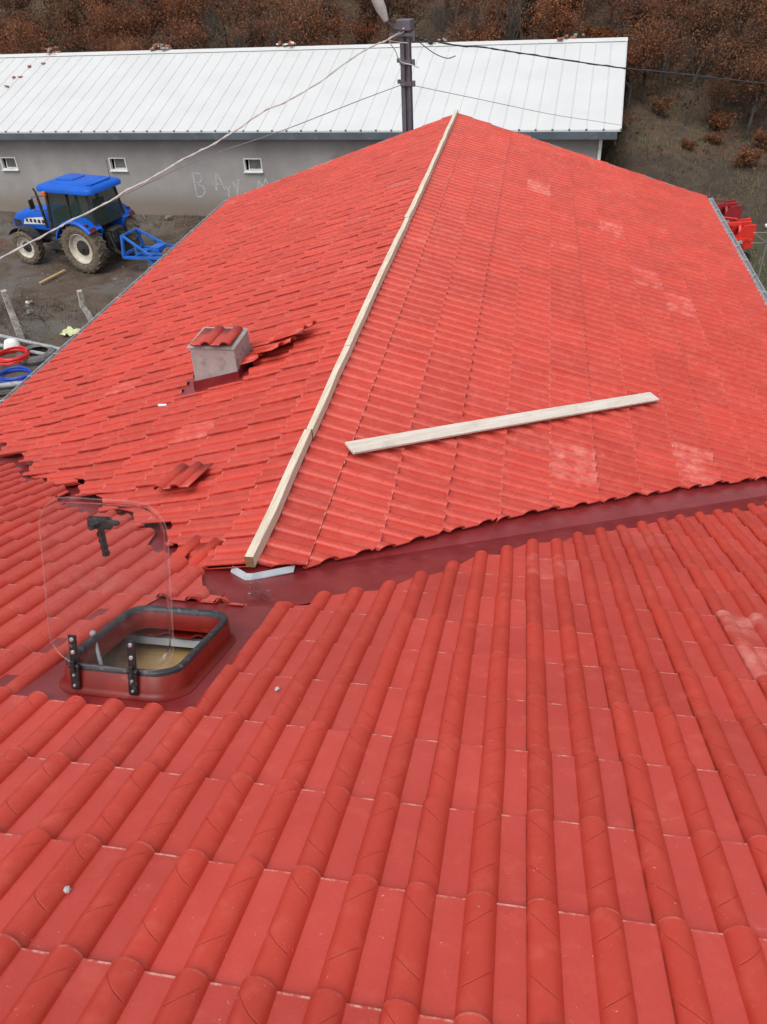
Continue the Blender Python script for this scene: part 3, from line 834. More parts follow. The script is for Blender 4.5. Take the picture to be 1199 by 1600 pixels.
# cap tile on the chimney (tail towards the camera)
cm = frame_mat(V((CH[0] + .055, CH[3] - .03, top + .045)), V((0, -1, 0)).normalized(), V((0, 0, 1)))
cap = loose_tile('roof_tile', Matrix.Translation((CH[1] - .03, CH[3] - .01, top + .045)) @ Matrix.Rotation(math.radians(181), 4, 'Z') @ Matrix.Diagonal((1.12, 1, 1, 1)) @ Matrix.Rotation(math.radians(1), 4, 'X'),
                 'red double-roll tile laid flat on top of the stub chimney', seed=3, length=.43)
# loose tile lying on the left slope
D2, N2 = wL['D'], wL['N']
def put(x, y, h, rz, rx=0, ry=0, left=True):
    S = wL if left else wR
    m = Matrix((V((0, -1, 0)) if left else V((0, 1, 0)), S['D'], S['N'])).transposed().to_4x4()
    m.translation = V((0, y, Z0)) + S['D'] * (abs(x) / cb) + S['N'] * h
    return m @ Matrix.Rotation(math.radians(rz), 4, 'Z') @ Matrix.Rotation(math.radians(rx), 4, 'X') @ Matrix.Rotation(math.radians(ry), 4, 'Y')
loose_tile('roof_tile', put(-.98, 1.36, .055, -78, 3, 0), 'loose red tile lying askew on the left slope, below the chimney', seed=5, length=.30)
loose_tile('roof_tile', put(-.47, .40, .050, -70, 4, 4), 'red tile slipped over the valley beside the near end of the battens', seed=8, length=.36)
# heap of lifted tiles right of the chimney
heap = [(-.80, 3.22, .055, 6, -5, -10, 'lowest red tile of the lifted heap, against the right flank of the chimney', .42),
        (-.68, 3.50, .070, 16, -6, -9, 'red tile of the lifted heap lying just above the lowest one', .40),
        (-.56, 3.20, .085, 26, -9, -12, 'red tile in the middle of the lifted heap, tipped up on edge', .36),
        (-.42, 3.42, .095, 12, -8, -12, 'topmost red tile of the lifted heap, nearest the ridge battens', .34)]
for k, (x, y, h, rz, rx, ry, lab, ln) in enumerate(heap):
    loose_tile('roof_tile', put(x, y, h, rz, rx, ry), lab, seed=20 + k, length=ln, group='tiles lifted beside the chimney')
# short white tube end
tb_ = MB(); tb_.tube([(0, 0, 0), (.075, .012, .0)], .012, 12); to = tb_.build('pipe_offcut', 'whitep'); to.location = wp(-1, 1.755, 2.67, .030)
tag(to, 'short white pipe offcut lying on the left slope below the chimney', 'pipe')
# membrane strip under the batten end and crumpled clear film
mb_ = MB()
pts = []
for i, x in enumerate((-.13, -.09, -.045, -.012, .02, .06, .11, .17, .21)):
    pts.append((x, -.035 + abs(x) * .80, Z0 + .006 - abs(x) * tb * .9))
for i in range(len(pts) - 1):
    a, b = V(pts[i]), V(pts[i + 1])
    mb_.add([a + V((0, -.02, -.012)), b + V((0, -.02, -.012)), b + V((0, .022, 0)), a + V((0, .022, 0)), a + V((0, -.02, -.006)), b + V((0, -.02, -.006)), b + V((0, .022, .006)), a + V((0, .022, .006))],
            [(0, 1, 2, 3), (4, 5, 6, 7), (0, 1, 5, 4), (2, 3, 7, 6)])
mo = mb_.build('membrane_strip', 'membrane', smooth=60)
tag(mo, 'pale grey membrane strip under the near end of the ridge battens', 'membrane')
fm = MB(); rg = random.Random(4); gxn, gyn = 7, 9; P = []
for j in range(gyn):
    for i in range(gxn):
        t = j / (gyn - 1); x = .05 + .13 * t + (i / (gxn - 1) - .5) * (.05 + .10 * t) + rg.uniform(-.006, .006); v = (-.05 - .25 * t) / ca
        P.append(mp(x, v, ZO + .004 + abs(rg.gauss(0, .009))))
fm.add(P, [(j * gxn + i, j * gxn + i + 1, (j + 1) * gxn + i + 1, (j + 1) * gxn + i) for j in range(gyn - 1) for i in range(gxn - 1)])
fo = fm.build('plastic_film', 'film', smooth=20); tag(fo, 'crumpled scrap of clear plastic film on the maroon valley flashing', 'plastic film')
# small stone chips on the near tiles
for (x, v, s_, lab) in ((.545, -1.245, .011, 'pale stone chip on the tiles to the right of the hatch'), (.355, -2.36, .009, 'small grey grit lump on the tiles at the bottom left')):
    c_ = MB(); rg = random.Random(int(x * 100))
    bmm = bmesh.new(); bmesh.ops.create_icosphere(bmm, subdivisions=1, radius=s_)
    for vv in bmm.verts: vv.co *= rg.uniform(.6, 1.2)
    me = bpy.data.meshes.new('stone_chip'); bmm.to_mesh(me); bmm.free(); me.materials.append(MT['chalk'])
    ob = bpy.data.objects.new('stone_chip', me); col.objects.link(ob); ob.location = mp(x, v, .005); tag(ob, lab, 'stone')

# ------------------------------------------------------------------ white-roofed barn
bang = math.radians(-3.78)
BC = V((3.42, 23.615, 0))
barn = empty('white_roofed_barn', BC, bang)
tag(barn, 'long low grey rendered barn with a white sheet metal roof', 'barn')
BL, BD = 31.0, 9.9
wins = [(-17.65 - 3.42), (-13.2 - 3.42), (-8.07 - 3.42)]
wins = [w_ / math.cos(bang) for w_ in wins] + [-25.5]
wn = MB(); wx = sorted(wins); zl, zh, ww = 1.53, 1.96, .33
def bx(x0, x1, y0, y1, z0, z1, m=wn): m.box(((x0 + x1) / 2, (y0 + y1) / 2, (z0 + z1) / 2), (x1 - x0, y1 - y0, z1 - z0))
bx(-BL, 0, 0, .2, -.3, zl); bx(-BL, 0, 0, .2, zh, 2.82)
prev = -BL
for x in wx + [None]:
    e_ = (x - ww) if x is not None else 0
    bx(prev, e_, 0, .2, zl, zh)
    if x is not None: prev = x + ww
bx(-BL, 0, BD - .2, BD, -.3, 2.82); bx(-.2, 0, .2, BD - .2, -.3, 2.82); bx(-BL, -BL + .2, .2, BD - .2, -.3, 2.82)
wn.prism([(.1, 2.82), (BD - .1, 2.82), (BD / 2, 4.38)], 'X', -.15, -.01)
wn.prism([(.1, 2.82), (BD - .1, 2.82), (BD / 2, 4.38)], 'X', -BL + .01, -BL + .15)
wn.build('wall', 'wall', barn, smooth=0)
di = MB(); di.box((-BL / 2, 1.2, 1.5), (BL - .5, .02, 2.6)); di.build('dark_interior_sheet', 'darkroom', barn)  # dark sheet standing in for the unlit interior behind the windows
for x in wins:
    fr = MB()
    for a, b, c_, d_ in ((-ww, ww, zl, zl + .035), (-ww, ww, zh - .03, zh), (-ww, -ww + .035, zl + .035, zh - .03), (ww - .035, ww, zl + .035, zh - .03)):
        fr.box((x + (a + b) / 2, .045, (c_ + d_) / 2), (b - a, .13, d_ - c_))
    fr.box((x, -.035, zl - .012), (2 * ww + .05, .09, .03))
    f_ = fr.build('window', 'whitep', barn, smooth=0)
    sh = MB(); rt = Matrix.Rotation(math.radians(-12), 3, 'X')
    cx_, cz_ = x + .045, (zl + zh) / 2
    for a, b, c_, d_ in ((-.25, .25, -.175, -.150), (-.25, .25, .150, .175), (-.25, -.225, -.150, .150), (.225, .25, -.150, .150)):
        sh.box(V((cx_, .13, cz_)) + rt @ V(((a + b) / 2, 0, (c_ + d_) / 2)), (b - a, .03, d_ - c_), rt)
    sh.build('sash', 'whitep', f_, smooth=0)
    pn = MB(); pn.box((cx_, .13, cz_), (.45, .008, .30), rt); pn.build('pane', 'greywin', f_)
# roof sheets with standing ribs
rf = MB(); ye, zr, yr = -.42, 4.62, 5.0
ze = 2.90; sl = (zr - ze) / (yr - ye); xr0, xr1 = -BL - .4, .50
def rz_(y): return ze + (y - ye) * sl if y <= yr else zr - (y - yr) * sl
yb2 = 2 * yr - ye
rf.prism([(ye, ze - .05), (yr, zr - .05), (yb2, ze - .05), (yb2, ze), (yr, zr), (ye, ze)], 'X', xr0, xr1)
rf.build('roof', 'barnroof', barn, smooth=0)
rb = MB(); cpm = MB(); x = xr1 - .01
while x > xr0:
    for a, b in (((ye), yr), (yr, yb2)):
        ra, rb_ = rz_(a), rz_(b)
        h = .018
        P = [(x - .020, a, ra), (x - .009, a, ra + h), (x + .009, a, ra + h), (x + .020, a, ra), (x - .020, b, rb_), (x - .009, b, rb_ + h), (x + .009, b, rb_ + h), (x + .020, b, rb_)]
        rb.add(P, [(0, 1, 5, 4), (1, 2, 6, 5), (2, 3, 7, 6), (0, 3, 2, 1), (4, 5, 6, 7)])
    cpm.box((x, ye - .006, ze + .004), (.06, .012, .05)); x -= .50
rb.build('roof_ribs', 'ribs', barn, smooth=0)
cpm.build('rib_caps', 'fascia', barn, smooth=0)
rc = MB(); rc.prism([(yr - .22, rz_(yr - .22) + .032), (yr, zr + .045), (yr + .22, rz_(yr - .22) + .032), (yr + .22, rz_(yr - .22) + .026), (yr, zr + .036), (yr - .22, rz_(yr - .22) + .026)], 'X', xr0, xr1 + .01)
rc.build('ridge_cap', 'barnroof', barn, smooth=0)
fa = MB(); fa.box(((xr0 + xr1) / 2 - .05, ye + .02, ze - .155), (xr1 - xr0 - .1, .10, .21)); fa.box(((xr0 + xr1) / 2, ye / 2 + .02, ze - .10), (xr1 - xr0 - .2, .30, .02))
for k in range(8): fa.box((xr1 - 3.2 - k * 4, ye - .032, ze - .155), (.02, .006, .21))
fa.build('gutter', 'fascia', barn, smooth=0)
dp = MB(); dp.box((-.055, -.045, 1.35), (.10, .07, 2.7)); dp.build('downpipe', 'whitep', barn, smooth=0, bevel=.01)
# chalk letters on the wall: B A r Y M
def stroke_letter(strokes, parent):
    m = MB(); rg = random.Random(5)
    for st in strokes:
        P = []
        for i in range(len(st) - 1):
            a, b = V((st[i][0], 0, st[i][1])), V((st[i + 1][0], 0, st[i + 1][1]))
            for k in range(4): P.append(a.lerp(b, k / 4) + V((rg.uniform(-.006, .006), 0, rg.uniform(-.006, .006))))
        P.append(V((st[-1][0], 0, st[-1][1])))
        for a, b in zip(P, P[1:]):
            d = (b - a).normalized(); nrm = V((-d.z, 0, d.x)) * rg.uniform(.018, .030)
            yo = V((0, -.004, 0))
            m.add([a - nrm + yo, b - nrm + yo, b + nrm + yo, a + nrm + yo], [(0, 1, 2, 3)])
    return m.build('chalk_letter', 'chalk', parent, smooth=0)
def wl_x(wx_): return (wx_ - 3.42) / math.cos(bang)
B0 = wl_x(-10.38)
LT = [([(B0, 1.50), (B0 + .02, .68)], [(B0 - .03, 1.47), (B0 + .26, 1.45), (B0 + .33, 1.30), (B0 + .20, 1.14), (B0 + .03, 1.12)], [(B0 + .03, 1.12), (B0 + .33, 1.02), (B0 + .36, .84), (B0 + .22, .68), (B0 + .02, .66)])]
A0 = wl_x(-9.55)
LT.append(([(A0 - .04, .88), (A0 + .06, 1.50), (A0 + .10, 1.48), (A0 + .30, .92)], [(A0, 1.10), (A0 + .26, 1.12)]))
LT.append(([(A0 + .33, 1.05), (A0 + .42, .90), (A0 + .42, .66)], [(A0 + .42, .92), (A0 + .52, 1.06)]))
Y0 = wl_x(-8.92)
LT.append(([(Y0, 1.20), (Y0 + .12, .95)], [(Y0 + .24, 1.28), (Y0 + .08, .66)]))
M0 = wl_x(-8.02)
LT.append(([(M0, .85), (M0 + .08, 1.28), (M0 + .20, 1.0), (M0 + .33, 1.32), (M0 + .48, .9)],))
for st in LT: stroke_letter(st, barn)

def clump(name, loc, size, n, mats, lab, cat, group, seed, flat=.6):
    rg = random.Random(seed); m = MB()
    for k in range(n):
        c_ = V((rg.uniform(-1, 1) * size[0], rg.uniform(-1, 1) * size[1], rg.uniform(.1, 1) * size[2]))
        rt = Matrix.Rotation(rg.uniform(0, 6.28), 3, 'Z') @ Matrix.Rotation(rg.uniform(-.6, .6), 3, 'X')
        s_ = rg.uniform(.5, 1) * .11
        m.box(c_, (s_ * rg.uniform(1, 2.2), s_ * rg.uniform(.8, 1.5), s_ * flat), rt, mi=rg.randrange(len(mats)), taper=(rg.uniform(.6, .95), rg.uniform(.6, .95)))
    o = m.build(name, mats, smooth=0, bevel=.008); o.location = loc; tag(o, lab, cat, group); return o
gp = 'rubble heaps along the barn ridge'
zr_ = zr + .02
def bp(wx_, dy=0):          # point on the barn ridge at world x
    u = (wx_ - 3.42) / math.cos(bang); p = Matrix.Rotation(bang, 3, 'Z') @ V((u, yr + dy, 0)); return (BC.x + p.x, BC.y + p.y, rz_(yr + dy) + .03)
clump('rubble_heap', bp(-17.9), (.30, .15, .20), 12, ['stone', 'shard'], 'dark rubble heap on the barn ridge at the far left', 'rubble', gp, 1)
clump('rubble_heap', bp(-13.3), (.36, .15, .22), 14, ['shard', 'stone'], 'brown rubble heap on the barn ridge, second from the left', 'rubble', gp, 2)
clump('rubble_heap', bp(-8.1), (.45, .14, .16), 14, ['stone', 'shard', 'whitep'], 'flat grey and white rubble heap on the barn ridge left of the pole', 'rubble', gp, 3)
clump('rubble_heap', bp(-2.6), (.35, .14, .12), 9, ['stone', 'shard'], 'low rubble heap on the barn ridge just right of the pole', 'rubble', gp, 4)
clump('rubble_heap', bp(2.1), (.42, .14, .14), 11, ['stone', 'shard', 'stone'], 'rubble heap with an orange shard on the barn ridge near its right end', 'rubble', gp, 5)
for k, (wx_, dy) in enumerate(((-18.5, -1.0), (-18.0, -.75), (-18.75, -1.75), (-18.45, -1.75), (-19.3, -2.4), (-18.7, -2.4))):
    clump('tile_shard', bp(wx_, dy), (.06, .05, .02), 3, ['shard'], ('brown shard second from the ridge rubble, on the far left of the white roof', 'brown shard nearest the leftmost rubble heap on the white roof', 'left one of the two mid slope shards on the white roof', 'right one of the two mid slope shards on the white roof', 'lowest and leftmost brown shard on the white barn roof', 'lowest brown shard to the right on the white barn roof')[k], 'shard', 'shards scattered on the barn roof', 40 + k, .3)

# ------------------------------------------------------------------ utility pole, lamp and wires
pole = empty('utility_pole', (-1.15, 14, terr(-1.15, 14)), math.radians(-12))
tag(pole, 'grey steel lattice-free utility pole behind the ridge of the red roof'.replace('lattice-free ', 'double channel '), 'utility pole')
pm_ = MB(); H = 6.72
pm_.box((-.045, 0, H / 2), (.10, .16, H), taper=(.8, .8)); pm_.box((.035, .0, H / 2), (.06, .045, H), taper=(.8, .8)); pm_.box((.085, 0, H / 2), (.045, .16, H), taper=(.8, .8))
pm_.build('pole_shaft', 'steelpole', pole, smooth=0, bevel=.004)
pc = MB(); pc.box((.01, 0, H - .09), (.28, .22, .18), bev=.01); pc.build('pole_cap', 'steelpole', pole, smooth=0)
ar = MB(); ar.box((-.02, -.09, 6.48), (.52, .03, .05)); ar.box((.22, -.1, 6.46), (.05, .05, .16)); ar.tube([(-.18, -.1, 6.50), (-.18, -.12, 6.58), (-.13, -.12, 6.61), (-.10, -.1, 6.55)], .012, 6)
ar.build('cross_arm', 'steelpole', pole, smooth=0)
for z in (5.66, 6.02):
    b_ = MB(); b_.box((.02, 0, z), (.23, .18, .07)); b_.box((.17, -.04, z), (.05, .05, .10)); b_.box((-.14, -.02, z + .03), (.05, .05, .07)); b_.build('clamp_band', 'steelpole', pole, smooth=0)
ins = MB()
for k in range(4): ins.lathe([(.0, -.03), (.04, -.02), (.045, .01), (.02, .03), (0, .03)], (.27 + .09 * k, -.1, 6.44 - .03 * k), 'Z', 12)
ins.build('insulators', 'blackm', pole)
lamp = empty('street_lamp', (-1.16, 13.86, 6.52))
tag(lamp, 'pale grey street lamp head on a short arm at the pole top', 'street lamp')
am = MB(); am.tube([(.05, .1, .0), (-.14, -.25, .08), (-.26, -.38, .24)], .022, 10); am.build('lamp_arm', 'steelpole', lamp)
lh = MB(); a, b = V((-.25, -.37, .22)), V((-.46, -.52, .75))
dd = (b - a).normalized()
side = dd.cross(V((0, 1, .3))).normalized(); nn2 = dd.cross(side)
P = []; secs = ((0, .045, .04), (.08, .07, .05), (.22, .10, .065), (.42, .105, .06), (.55, .08, .045), (.6, .03, .02))
for d_, rx, ry in secs:
    for k in range(14):
        an = 2 * math.pi * k / 14; P.append(a + dd * d_ + side * rx * math.cos(an) + nn2 * ry * math.sin(an))
lh.add(P, [(i * 14 + k, i * 14 + (k + 1) % 14, i * 14 + 14 + (k + 1) % 14, i * 14 + 14 + k) for i in range(5) for k in range(14)] + [tuple(range(14)), tuple(range(70, 84))])
lh.build('lamp_head', 'lampgrey', lamp, smooth=50)
def wire(name, pts, r, mat, lab, sub=4, wob=0, seed=1):
    rg = random.Random(seed); P = []
    pts = [V(p) for p in pts]
    for i in range(len(pts) - 1):
        p0, p1, p2, p3 = pts[max(i - 1, 0)], pts[i], pts[i + 1], pts[min(i + 2, len(pts) - 1)]
        for k in range(sub):
            t = k / sub
            q_ = .5 * ((2 * p1) + (p2 - p0) * t + (2 * p0 - 5 * p1 + 4 * p2 - p3) * t * t + (-p0 + 3 * p1 - 3 * p2 + p3) * t ** 3)
            P.append(q_ + V((rg.uniform(-wob, wob), rg.uniform(-wob, wob), rg.uniform(-wob, wob))))
    P.append(pts[-1])
    m = MB(); m.tube(P, r, 6)
    if wob: m.tube([p + V((math.sin(i * 1.7) * r * 1.3, 0, math.cos(i * 1.7) * r * 1.3)) for i, p in enumerate(P)], r * .6, 5)
    tag(m.build(name, mat), lab, 'cable')
wire('overhead_cable', [(-1.14, 13.89, 6.57), (-1.42, 13.54, 6.43), (-1.57, 13.35, 6.40), (-1.86, 12.98, 6.29), (-2.44, 12.24, 5.97), (-2.94, 11.59, 5.76), (-3.18, 11.3, 5.71), (-3.61, 10.75, 5.49), (-3.95, 10.31, 5.34), (-4.25, 9.93, 5.25), (-4.54, 9.55, 5.12), (-4.91, 9.08, 5.0), (-5.19, 8.72, 4.87), (-5.59, 8.21, 4.75), (-5.78, 7.97, 4.67), (-6.28, 7.33, 4.5), (-7.0, 6.4, 4.2), (-8.2, 4.9, 4.0)],
     .012, 'cable_w', 'thick twisted white cable from the pole down across the tractor', wob=.006)
wire('overhead_cable', [(-1.17, 13.86, 5.66), (-1.9, 12.92, 5.54), (-2.98, 11.54, 5.34), (-3.97, 10.28, 5.21), (-4.55, 9.54, 5.06), (-5.24, 8.66, 4.85)], .007, 'cable_g', 'thin grey wire slanting left from the middle of the pole')
wire('overhead_cable', [(-.98, 14, 5.6), (.4, 16.6, 4.84), (1.8, 19.3, 4.06), (3.0, 21.6, 3.45), (3.86, 23.2, 3.02)], .006, 'cable_g', 'thin grey wire from the pole to the right corner of the barn')
wire('overhead_cable', [(-.89, 14.07, 6.43), (-.37, 14.27, 6.25), (.34, 14.56, 6.14), (.83, 14.75, 6.03), (1.45, 15.0, 5.9), (2.34, 15.36, 5.71), (3.11, 15.66, 5.56), (4.07, 16.04, 5.40), (5.04, 16.43, 5.22), (6.18, 16.88, 5.02), (7.68, 17.48, 4.77), (11, 18.8, 4.4), (16, 20.8, 4.2)], .013, 'cable_k', 'thick black twisted cable running right from the pole top', wob=.004)
for k, pts in enumerate((((-1.15, 13.86, 6.52), (-1.38, 13.6, 6.43), (-1.30, 13.7, 6.25), (-1.22, 13.8, 6.05), (-1.02, 13.85, 5.98), (-.88, 13.9, 5.92)),
                         ((-1.42, 13.54, 6.43), (-1.25, 13.75, 6.37), (-1.08, 13.85, 6.34)),
                         ((-.92, 13.9, 6.38), (-.6, 13.95, 6.15), (-.35, 14.0, 6.05), (-.2, 14.05, 6.08)))):
    wire('cable_tail', pts, .009, 'cable_w' if k < 2 else 'cable_k', ('loose white cable looping down the pole below the lamp', 'short white cable tail tied to the pole top', 'loose black cable tail right of the pole')[k])

# ------------------------------------------------------------------ tractor
hd_ = math.atan2(.26, -.966)
trc = empty('tractor', (-11.66, 19.66, terr(-11.66, 19.66)), hd_)
tag(trc, 'blue farm tractor with black cab frame and muddy cream-rimmed wheels', 'tractor')
def wheel(x, y, r, wd, lugs, name='wheel', turn=0):
    m = MB(); hw_ = wd / 2
    m.lathe([(r * .60, -hw_ * .80), (r * .72, -hw_), (r * .88, -hw_ * .98), (r * .955, -hw_ * .82), (r * .965, 0), (r * .955, hw_ * .82), (r * .88, hw_ * .98), (r * .72, hw_), (r * .60, hw_ * .80), (r * .57, 0), (r * .60, -hw_ * .80)], n=48)
    for k in range(lugs):
        a = 2 * math.pi * k / lugs
        for sg in (-1, 1):
            aa = a + (math.pi / lugs if sg > 0 else 0)
            c_ = V((math.cos(aa) * r * .965, sg * hw_ * .48, math.sin(aa) * r * .965))
            rt = Matrix.Rotation(-aa, 3, 'Y') @ Matrix.Rotation(sg * .55, 3, 'X')
            m.box(c_, (r * .07, hw_ * 1.0, r * .06), rt)
    mt = Matrix.Translation((x, y, r)) @ Matrix.Rotation(turn, 4, 'Z')
    wo = m.xf(mt).build(name, 'tyre', trc, smooth=40)
    s = 1 if y > 0 else -1
    q = MB(); q.lathe([(r * .60, s * hw_ * .85), (r * .62, s * hw_ * .78), (r * .56, s * hw_ * .70), (r * .52, s * hw_ * .25), (r * .30, s * hw_ * .22), (r * .30, -s * hw_ * .2), (0, -s * hw_ * .2)], n=40)
    for k in range(8):
        a = 2 * math.pi * k / 8; q.box((math.cos(a) * r * .42, s * hw_ * .25, math.sin(a) * r * .42), (.035, .03, .035))
    q.xf(mt).build('rim', 'rim', wo, smooth=35)
    q = MB(); q.lathe([(r * .31, s * hw_ * .22), (r * .30, s * hw_ * .35), (r * .22, s * hw_ * .42), (r * .12, s * hw_ * .5), (r * .10, s * hw_ * .75), (0, s * hw_ * .78)], n=24)
    q.xf(mt).build('hub', 'blackm', wo, smooth=35)
wheel(0, .80, .74, .44, 20, 'rear_wheel'); wheel(0, -.80, .74, .44, 20, 'rear_wheel')
wheel(2.42, .76, .53, .32, 16, 'front_wheel', .1); wheel(2.42, -.76, .53, .32, 16, 'front_wheel', .1)
c_ = MB()
c_.box((1.2, 0, .78), (3.0, .50, .40), bev=.04); c_.box((-.1, 0, .80), (.9, .62, .55), bev=.05); c_.tube([(0, -.7, .74), (0, .7, .74)], .13, 12)
c_.tube([(2.42, -.65, .53), (2.42, .65, .53)], .09, 10); c_.box((2.55, 0, .62), (.8, .4, .30), bev=.03)
c_.box((.95, .62, .72), (.75, .34, .42), bev=.06); c_.box((.95, -.62, .72), (.75, .34, .42), bev=.06)
c_.box((1.45, .66, .45), (.28, .24, .04)); c_.box((1.45, .66, .66), (.26, .22, .04)); c_.bar((1.45, .55, .4), (1.45, .55, .95), .04)
c_.box((-.62, 0, .95), (.25, .5, .45), bev=.04)
for sg in (-1, 1): c_.bar((-.5, sg * .3, .62), (-1.15, sg * .42, .50), .06); c_.bar((-.6, sg * .3, 1.1), (-.85, sg * .38, .58), .045)
c_.bar((-.65, 0, 1.05), (-1.25, 0, .98), .06)
c_.build('chassis', 'blackm', trc, smooth=35)
# hood
hp = [(1.30, .98), (1.30, 1.60), (2.0, 1.57), (2.75, 1.46), (3.08, 1.34), (3.16, 1.18), (3.16, .98)]
h_ = MB(); nsec = len(hp)
P = []
for y_, dz in ((-.38, -.10), (-.33, -.02), (-.18, .03), (.18, .03), (.33, -.02), (.38, -.10)):
    for x, z in hp: P.append((x, y_, z + (dz if z > 1.1 else 0)))
F = []
for j in range(5):
    for i in range(nsec - 1): F.append((j * nsec + i, (j + 1) * nsec + i, (j + 1) * nsec + i + 1, j * nsec + i + 1))
F += [tuple(range(nsec)), tuple(reversed(range(5 * nsec, 6 * nsec)))]
h_.add(P, F); h_.box((2.2, 0, 1.03), (1.8, .70, .10)); hood = h_.build('hood', 'blue', trc, smooth=35)
for sg in (-1, 1):
    d_ = MB(); d_.prism([(1.75, 1.16), (2.72, 1.10), (2.60, 1.28), (1.80, 1.38)], 'Y', sg * .379, sg * .392); d_.build('side_stripe', 'whitep', hood, smooth=0)
    g_ = MB()
    for k in range(5): g_.box((1.85 + k * .17, sg * .394, 1.235), (.10, .012, .10))  # dark blocks stand in for the hood lettering, not grille slots
    g_.box((2.95, sg * .385, 1.12), (.28, .012, .20)); g_.build('lettering_grille', 'blackm', hood, smooth=0)
gr = MB(); gr.box((3.165, 0, 1.10), (.03, .58, .24)); gr.build('front_grille', 'blackm', hood, smooth=0)
# front mudguards
for sg in (-1, 1):
    m = MB(); m.lathe([(.60, -.16), (.62, -.17), (.62, .17), (.60, .16)], (2.42, sg * .76, .53), 'Y', 10, a0=math.radians(35), a1=math.radians(155))
    m.build('front_mudguard', 'blackm', trc)
# rear fenders
for sg in (-1, 1):
    m = MB(); pr_ = [(.80, -.30), (.84, -.31), (.86, -.1), (.85, .22), (.80, .27), (.77, .27), (.80, .20), (.82, -.05), (.79, -.28)]
    pr_ = [(r_, h * sg) for r_, h in pr_]
    m.lathe(pr_, (.02, sg * .80, .74), 'Y', 16, a0=math.radians(18), a1=math.radians(140))
    m.prism([(.80, 1.0), (.62, 1.32), (.30, 1.52), (-.15, 1.58), (-.50, 1.42), (-.62, 1.22), (-.45, .85), (.5, .80)], 'Y', sg * .48, sg * .53)
    fo_ = m.build('rear_fender', 'blue', trc, smooth=35)
    t_ = MB(); t_.box((-.60, sg * .88, 1.32), (.05, .26, .13), Matrix.Rotation(.5, 3, 'Y'), bev=.01); t_.box((-.42, sg * .95, 1.46), (.16, .10, .06), bev=.01); t_.build('tail_light', 'redlens', fo_)
# cab
def quadbar(m, a, b, r=.035): m.bar(a, b, r * 2)
cb_ = MB()
lo = {(1, 1): (1.32, .62, 1.00), (1, -1): (1.32, -.62, 1.00), (-1, 1): (-.52, .66, 1.35), (-1, -1): (-.52, -.66, 1.35)}
up_ = {(1, 1): (1.16, .58, 2.26), (1, -1): (1.16, -.58, 2.26), (-1, 1): (-.42, .60, 2.26), (-1, -1): (-.42, -.60, 2.26)}
for k in lo: quadbar(cb_, lo[k], up_[k])
mid_lo, mid_up = (.38, .68, 1.0), (.36, .60, 2.26)
for sg in (-1, 1):
    quadbar(cb_, (.38, sg * .68, .95), (.36, sg * .60, 2.26), .04); quadbar(cb_, (1.32, sg * .62, 1.0), (.38, sg * .68, 1.0)); quadbar(cb_, (.38, sg * .68, 1.35), (-.52, sg * .66, 1.35))
    quadbar(cb_, up_[(1, sg)], up_[(-1, sg)])
for e_ in (1, -1): quadbar(cb_, lo[(e_, 1)], lo[(e_, -1)]); quadbar(cb_, up_[(e_, 1)], up_[(e_, -1)])
cb_.box((.45, 0, 1.0), (1.6, 1.15, .12)); cb_.box((1.22, 0, 1.3), (.08, .9, .6))
cb_.build('cab_frame', 'blackm', trc, smooth=0)
gl = MB()
for sg in (-1, 1):
    gl.add([(1.31, sg * .615, 1.02), (.39, sg * .675, 1.02), (.37, sg * .60, 2.24), (1.16, sg * .58, 2.24)], [(0, 1, 2, 3)])
    gl.add([(.36, sg * .675, 1.38), (-.5, sg * .655, 1.38), (-.42, sg * .60, 2.24), (.35, sg * .60, 2.24)], [(0, 1, 2, 3)])
for e_ in (1, -1):
    a = lo[(e_, 1)]; b = lo[(e_, -1)]; c2_ = up_[(e_, -1)]; d2_ = up_[(e_, 1)]
    gl.add([a, b, c2_, d2_], [(0, 1, 2, 3)])
gl.build('cab_glass', 'cabglass', trc, smooth=0)
st_ = MB(); st_.box((0, 0, 1.32), (.5, .5, .14), bev=.04); st_.box((-.24, 0, 1.68), (.14, .48, .62), bev=.05); st_.build('driver_seat', 'blackm', trc)
sw = MB(); sw.tube([(.72 + .0, .2 * math.cos(a_ * math.pi / 8), 1.62 + .2 * math.sin(a_ * math.pi / 8)) for a_ in range(16)], .016, 6, closed=True); sw.tube([(.72, 0, 1.62), (1.05, 0, 1.3)], .03, 8); sw.build('steering_wheel', 'blackm', trc)
rf_ = MB()
def rsl(z, ix, iy, dx=0): return [(x + .36 + dx, y, z) for x, y in rrect(1.08 - ix, .76 - iy, .22 - min(.12, ix))]
lay = [rsl(2.25, .06, .06), rsl(2.27, 0, 0), rsl(2.36, .0, .0), rsl(2.42, .05, .05), rsl(2.45, .16, .13), rsl(2.455, .30, .22), rsl(2.50, .40, .28), rsl(2.51, .55, .40)]
P = [p for l_ in lay for p in l_]; F = [(k * 32 + i, k * 32 + (i + 1) % 32, (k + 1) * 32 + (i + 1) % 32, (k + 1) * 32 + i) for k in range(len(lay) - 1) for i in range(32)]
F += [tuple(reversed(range(32))), tuple(range(32 * (len(lay) - 1), 32 * len(lay)))]
rf_.add(P, F); rf_.box((.62, 0, 2.52), (.62, .60, .03), bev=.02); rf_.box((-.35, 0, 2.475), (.36, .9, .04), bev=.02); rf_.build('cab_roof', 'blue', trc, smooth=40)
ex = MB(); ex.tube([(1.62, .50, 1.1), (1.62, .52, 1.75), (1.64, .54, 2.18), (1.69, .55, 2.28)], [.045, .045, .03, .03], 10); ex.build('exhaust_pipe', 'blackm', trc)
